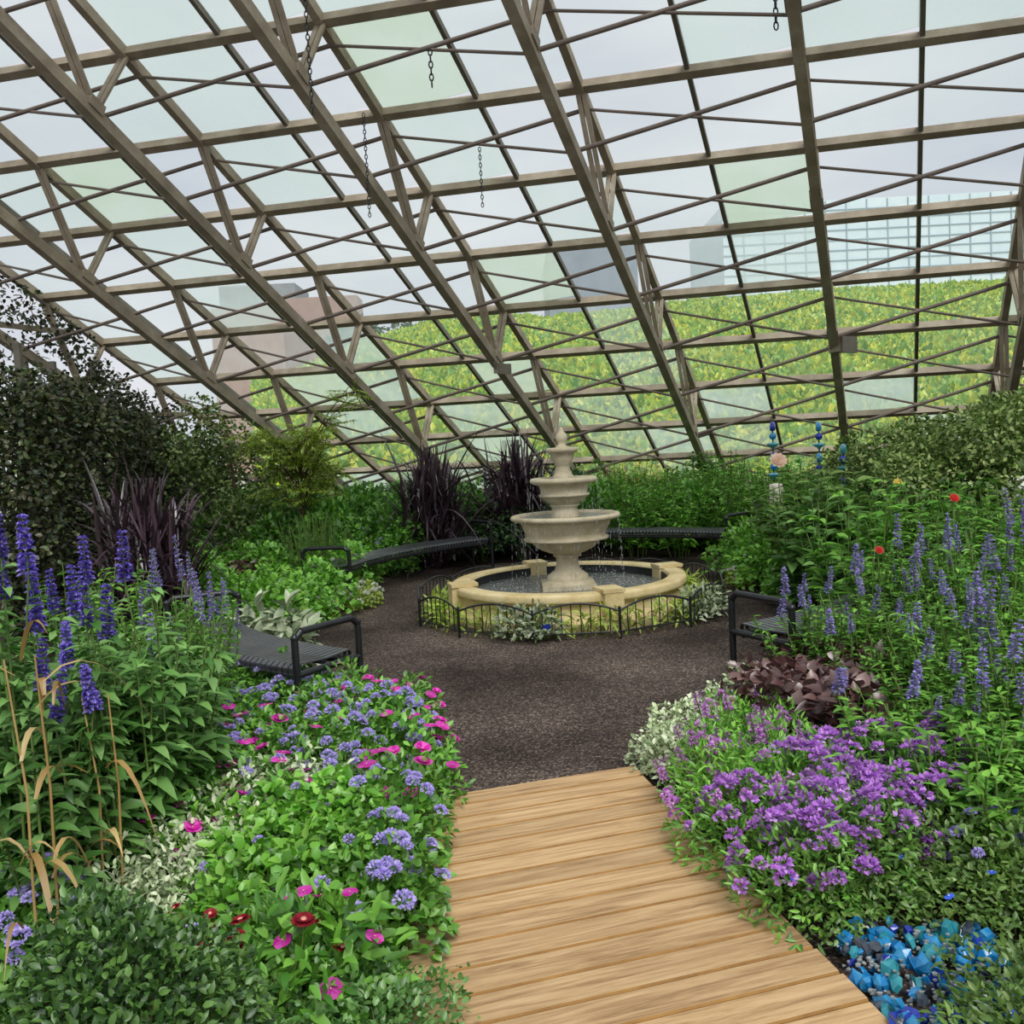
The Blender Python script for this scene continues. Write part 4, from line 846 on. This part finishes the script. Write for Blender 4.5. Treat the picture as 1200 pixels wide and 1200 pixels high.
m = MB(); m.leaves(p, rv(k, .6)+[0, -.3, 1.], rv(k, .4)+[0, -1, .4], U(.2, .5, k), U(.15, .35, k), fold=.2, droop=.2)
tag(m.obj('hillside_shrubs', L_hill), 'yellow green shrubbery covering the slope outside', 'shrubbery', kind='stuff')
# distant tree
t = empty('distant_tree', Dp(462, 500, 75)*[1, 1, 0], label='dark green tree beyond the slope at left of centre', cat='tree'); zc = Dp(462, 385, 75)[2]
m_, _, _ = cloud_mesh([(U(-4, 4), U(-2, 2), zc+U(-2.5, -.8)) for _ in range(16)], [1.5]*16, 3500, .6, .5, L_dark); m_.obj('crown', L_dark, t); MB().tube([(0, 0, 0), (0, 0, zc-1)], .3, 7).obj('trunk', bark, t)
bg = pmat('grey_tower_cladding', [(128,136,146),(142,150,158)], .7, scale=.3); bb = pmat('brown_brick_wall', [(150,124,112),(166,140,128)], .8, scale=.6); bt = pmat('grey_roof', [(120,120,124),(140,140,142)], .8, scale=.5)
gw = pmat('pale_curtain_glass', [(196,212,218),(214,224,226)], .3, scale=.3); ln = pmat('grey_glazing_line', [(150,166,174)], .6); win = pmat('window_glass', [(80,92,104)], .2)
def building(name, x0, x1, ytop0, D, label, mat, depth=12, gridx=0, gridz=0, lm=None, ytop1=None):
    a = Dp(x0, ytop0, D); b = Dp(x1, ytop1 if ytop1 is not None else ytop0-.052*(x1-x0), D); t = empty(name, (a[0], a[1], 0), label=label, cat='building')
    wdt = b[0]-a[0]; h0, h1 = a[2], b[2]; m = MB()
    V = [(0, 0, 0), (wdt, 0, 0), (wdt, depth, 0), (0, depth, 0), (0, 0, h0), (wdt, 0, h1), (wdt, depth, h1), (0, depth, h0)]
    m.add(V, [[0, 1, 5, 4], [1, 2, 6, 5], [2, 3, 7, 6], [3, 0, 4, 7], [4, 5, 6, 7]], 0, False).obj('wall', mat, t)
    if gridx or gridz:
        m = MB()
        for i in range(1, gridx): m.box((wdt*i/gridx, -.05, (h0+h1)/4), (.12, .1, (h0+h1)/2-.2))
        for i in range(1, gridz): m.beam((0, -.05, h0*i/gridz), (wdt, -.05, h1*i/gridz), .12, .1)
        m.obj('glazing_grid', lm or ln, t)
    return t
building('tower_block', 641, 746, 292, 150, 'plain grey tower block seen through the glass above the fountain', bg, 20, 0, 0)
building('curtain_glass_building', 846, 1330, 241, 110, 'pale gridded glass building beyond the slope at right', gw, 20, 20, 24)
building('brick_building', 246, 330, 362, 90, 'low brown brick building seen through the left glass', bb, 10, 0, 0)
building('brick_building', 332, 418, 350, 102, 'taller brown and grey building right of the low brick one', bb, 4, 0, 0)
building('grey_roof_building', 256, 345, 336, 140, 'grey building rising behind the low brick one', bt, 10)

# ------------------------------------------------------------ sky
W = bpy.data.worlds.new('overcast_sky'); S.world = W; W.use_nodes = True; N = W.node_tree.nodes; L = W.node_tree.links; N.clear()
o = N.new('ShaderNodeOutputWorld'); b = N.new('ShaderNodeBackground'); L.new(b.outputs[0], o.inputs[0]); tc = N.new('ShaderNodeTexCoord')
mp = N.new('ShaderNodeMapping'); mp.inputs['Scale'].default_value = (1, 1, 3); L.new(tc.outputs['Generated'], mp.inputs[0])
n = N.new('ShaderNodeTexNoise'); n.inputs['Scale'].default_value = 2.2; n.inputs['Detail'].default_value = 6; L.new(mp.outputs[0], n.inputs['Vector'])
r = ramp(N, [(206,212,226),(226,230,238),(250,251,253)], [.3, .5, .72]); L.new(n.outputs[0], r.inputs[0]); L.new(r.outputs[0], b.inputs[0]); b.inputs[1].default_value = .79
sun = bpy.data.lights.new('sun', 'SUN'); sun.energy = 2.6; sun.angle = math.radians(35); sun.color = (1, .98, .95); so = bpy.data.objects.new('sun', sun); COL.objects.link(so); so.rotation_euler = (math.radians(38), 0, math.radians(20))

# ------------------------------------------------------------ labels that tell neighbours apart
bpy.context.view_layer.update()
same = {}
for o in list(S.objects):
    if o.parent is None and 'label' in o and 'group' in o: same.setdefault((o['group'], o['label']), []).append(o)
ORD = ['leftmost', 'second from left', 'third from left', 'fourth from left', 'fifth from left', 'sixth from left', 'seventh from left', 'rightmost']
def scr(o):
    q = np.array(o.matrix_world.translation)-CC; z = q @ fw; return (q @ CR)/z, z
for (g_, lab), os_ in same.items():
    if len(os_) < 2: continue
    room = 16-len(lab.split())
    os_.sort(key=lambda o: scr(o)[0])
    if len(os_) <= 8 and room >= 3:
        for i, o in enumerate(os_): o['label'] = lab+', '+(ORD[-1] if i == len(os_)-1 else ORD[i])
    elif room >= 3:
        near = min(os_[1:-1], key=lambda o: scr(o)[1]); far = max(os_[1:-1], key=lambda o: scr(o)[1])
        for o in os_:
            w_ = 'leftmost of its patch' if o is os_[0] else 'rightmost of its patch' if o is os_[-1] else 'nearest of its patch' if o is near else 'farthest of its patch' if o is far else 'amid its patch'
            if len(w_.split()) > room: w_ = w_.replace(' of its patch', ' one').replace('amid its patch', 'amid its patch')
            o['label'] = lab+', '+w_
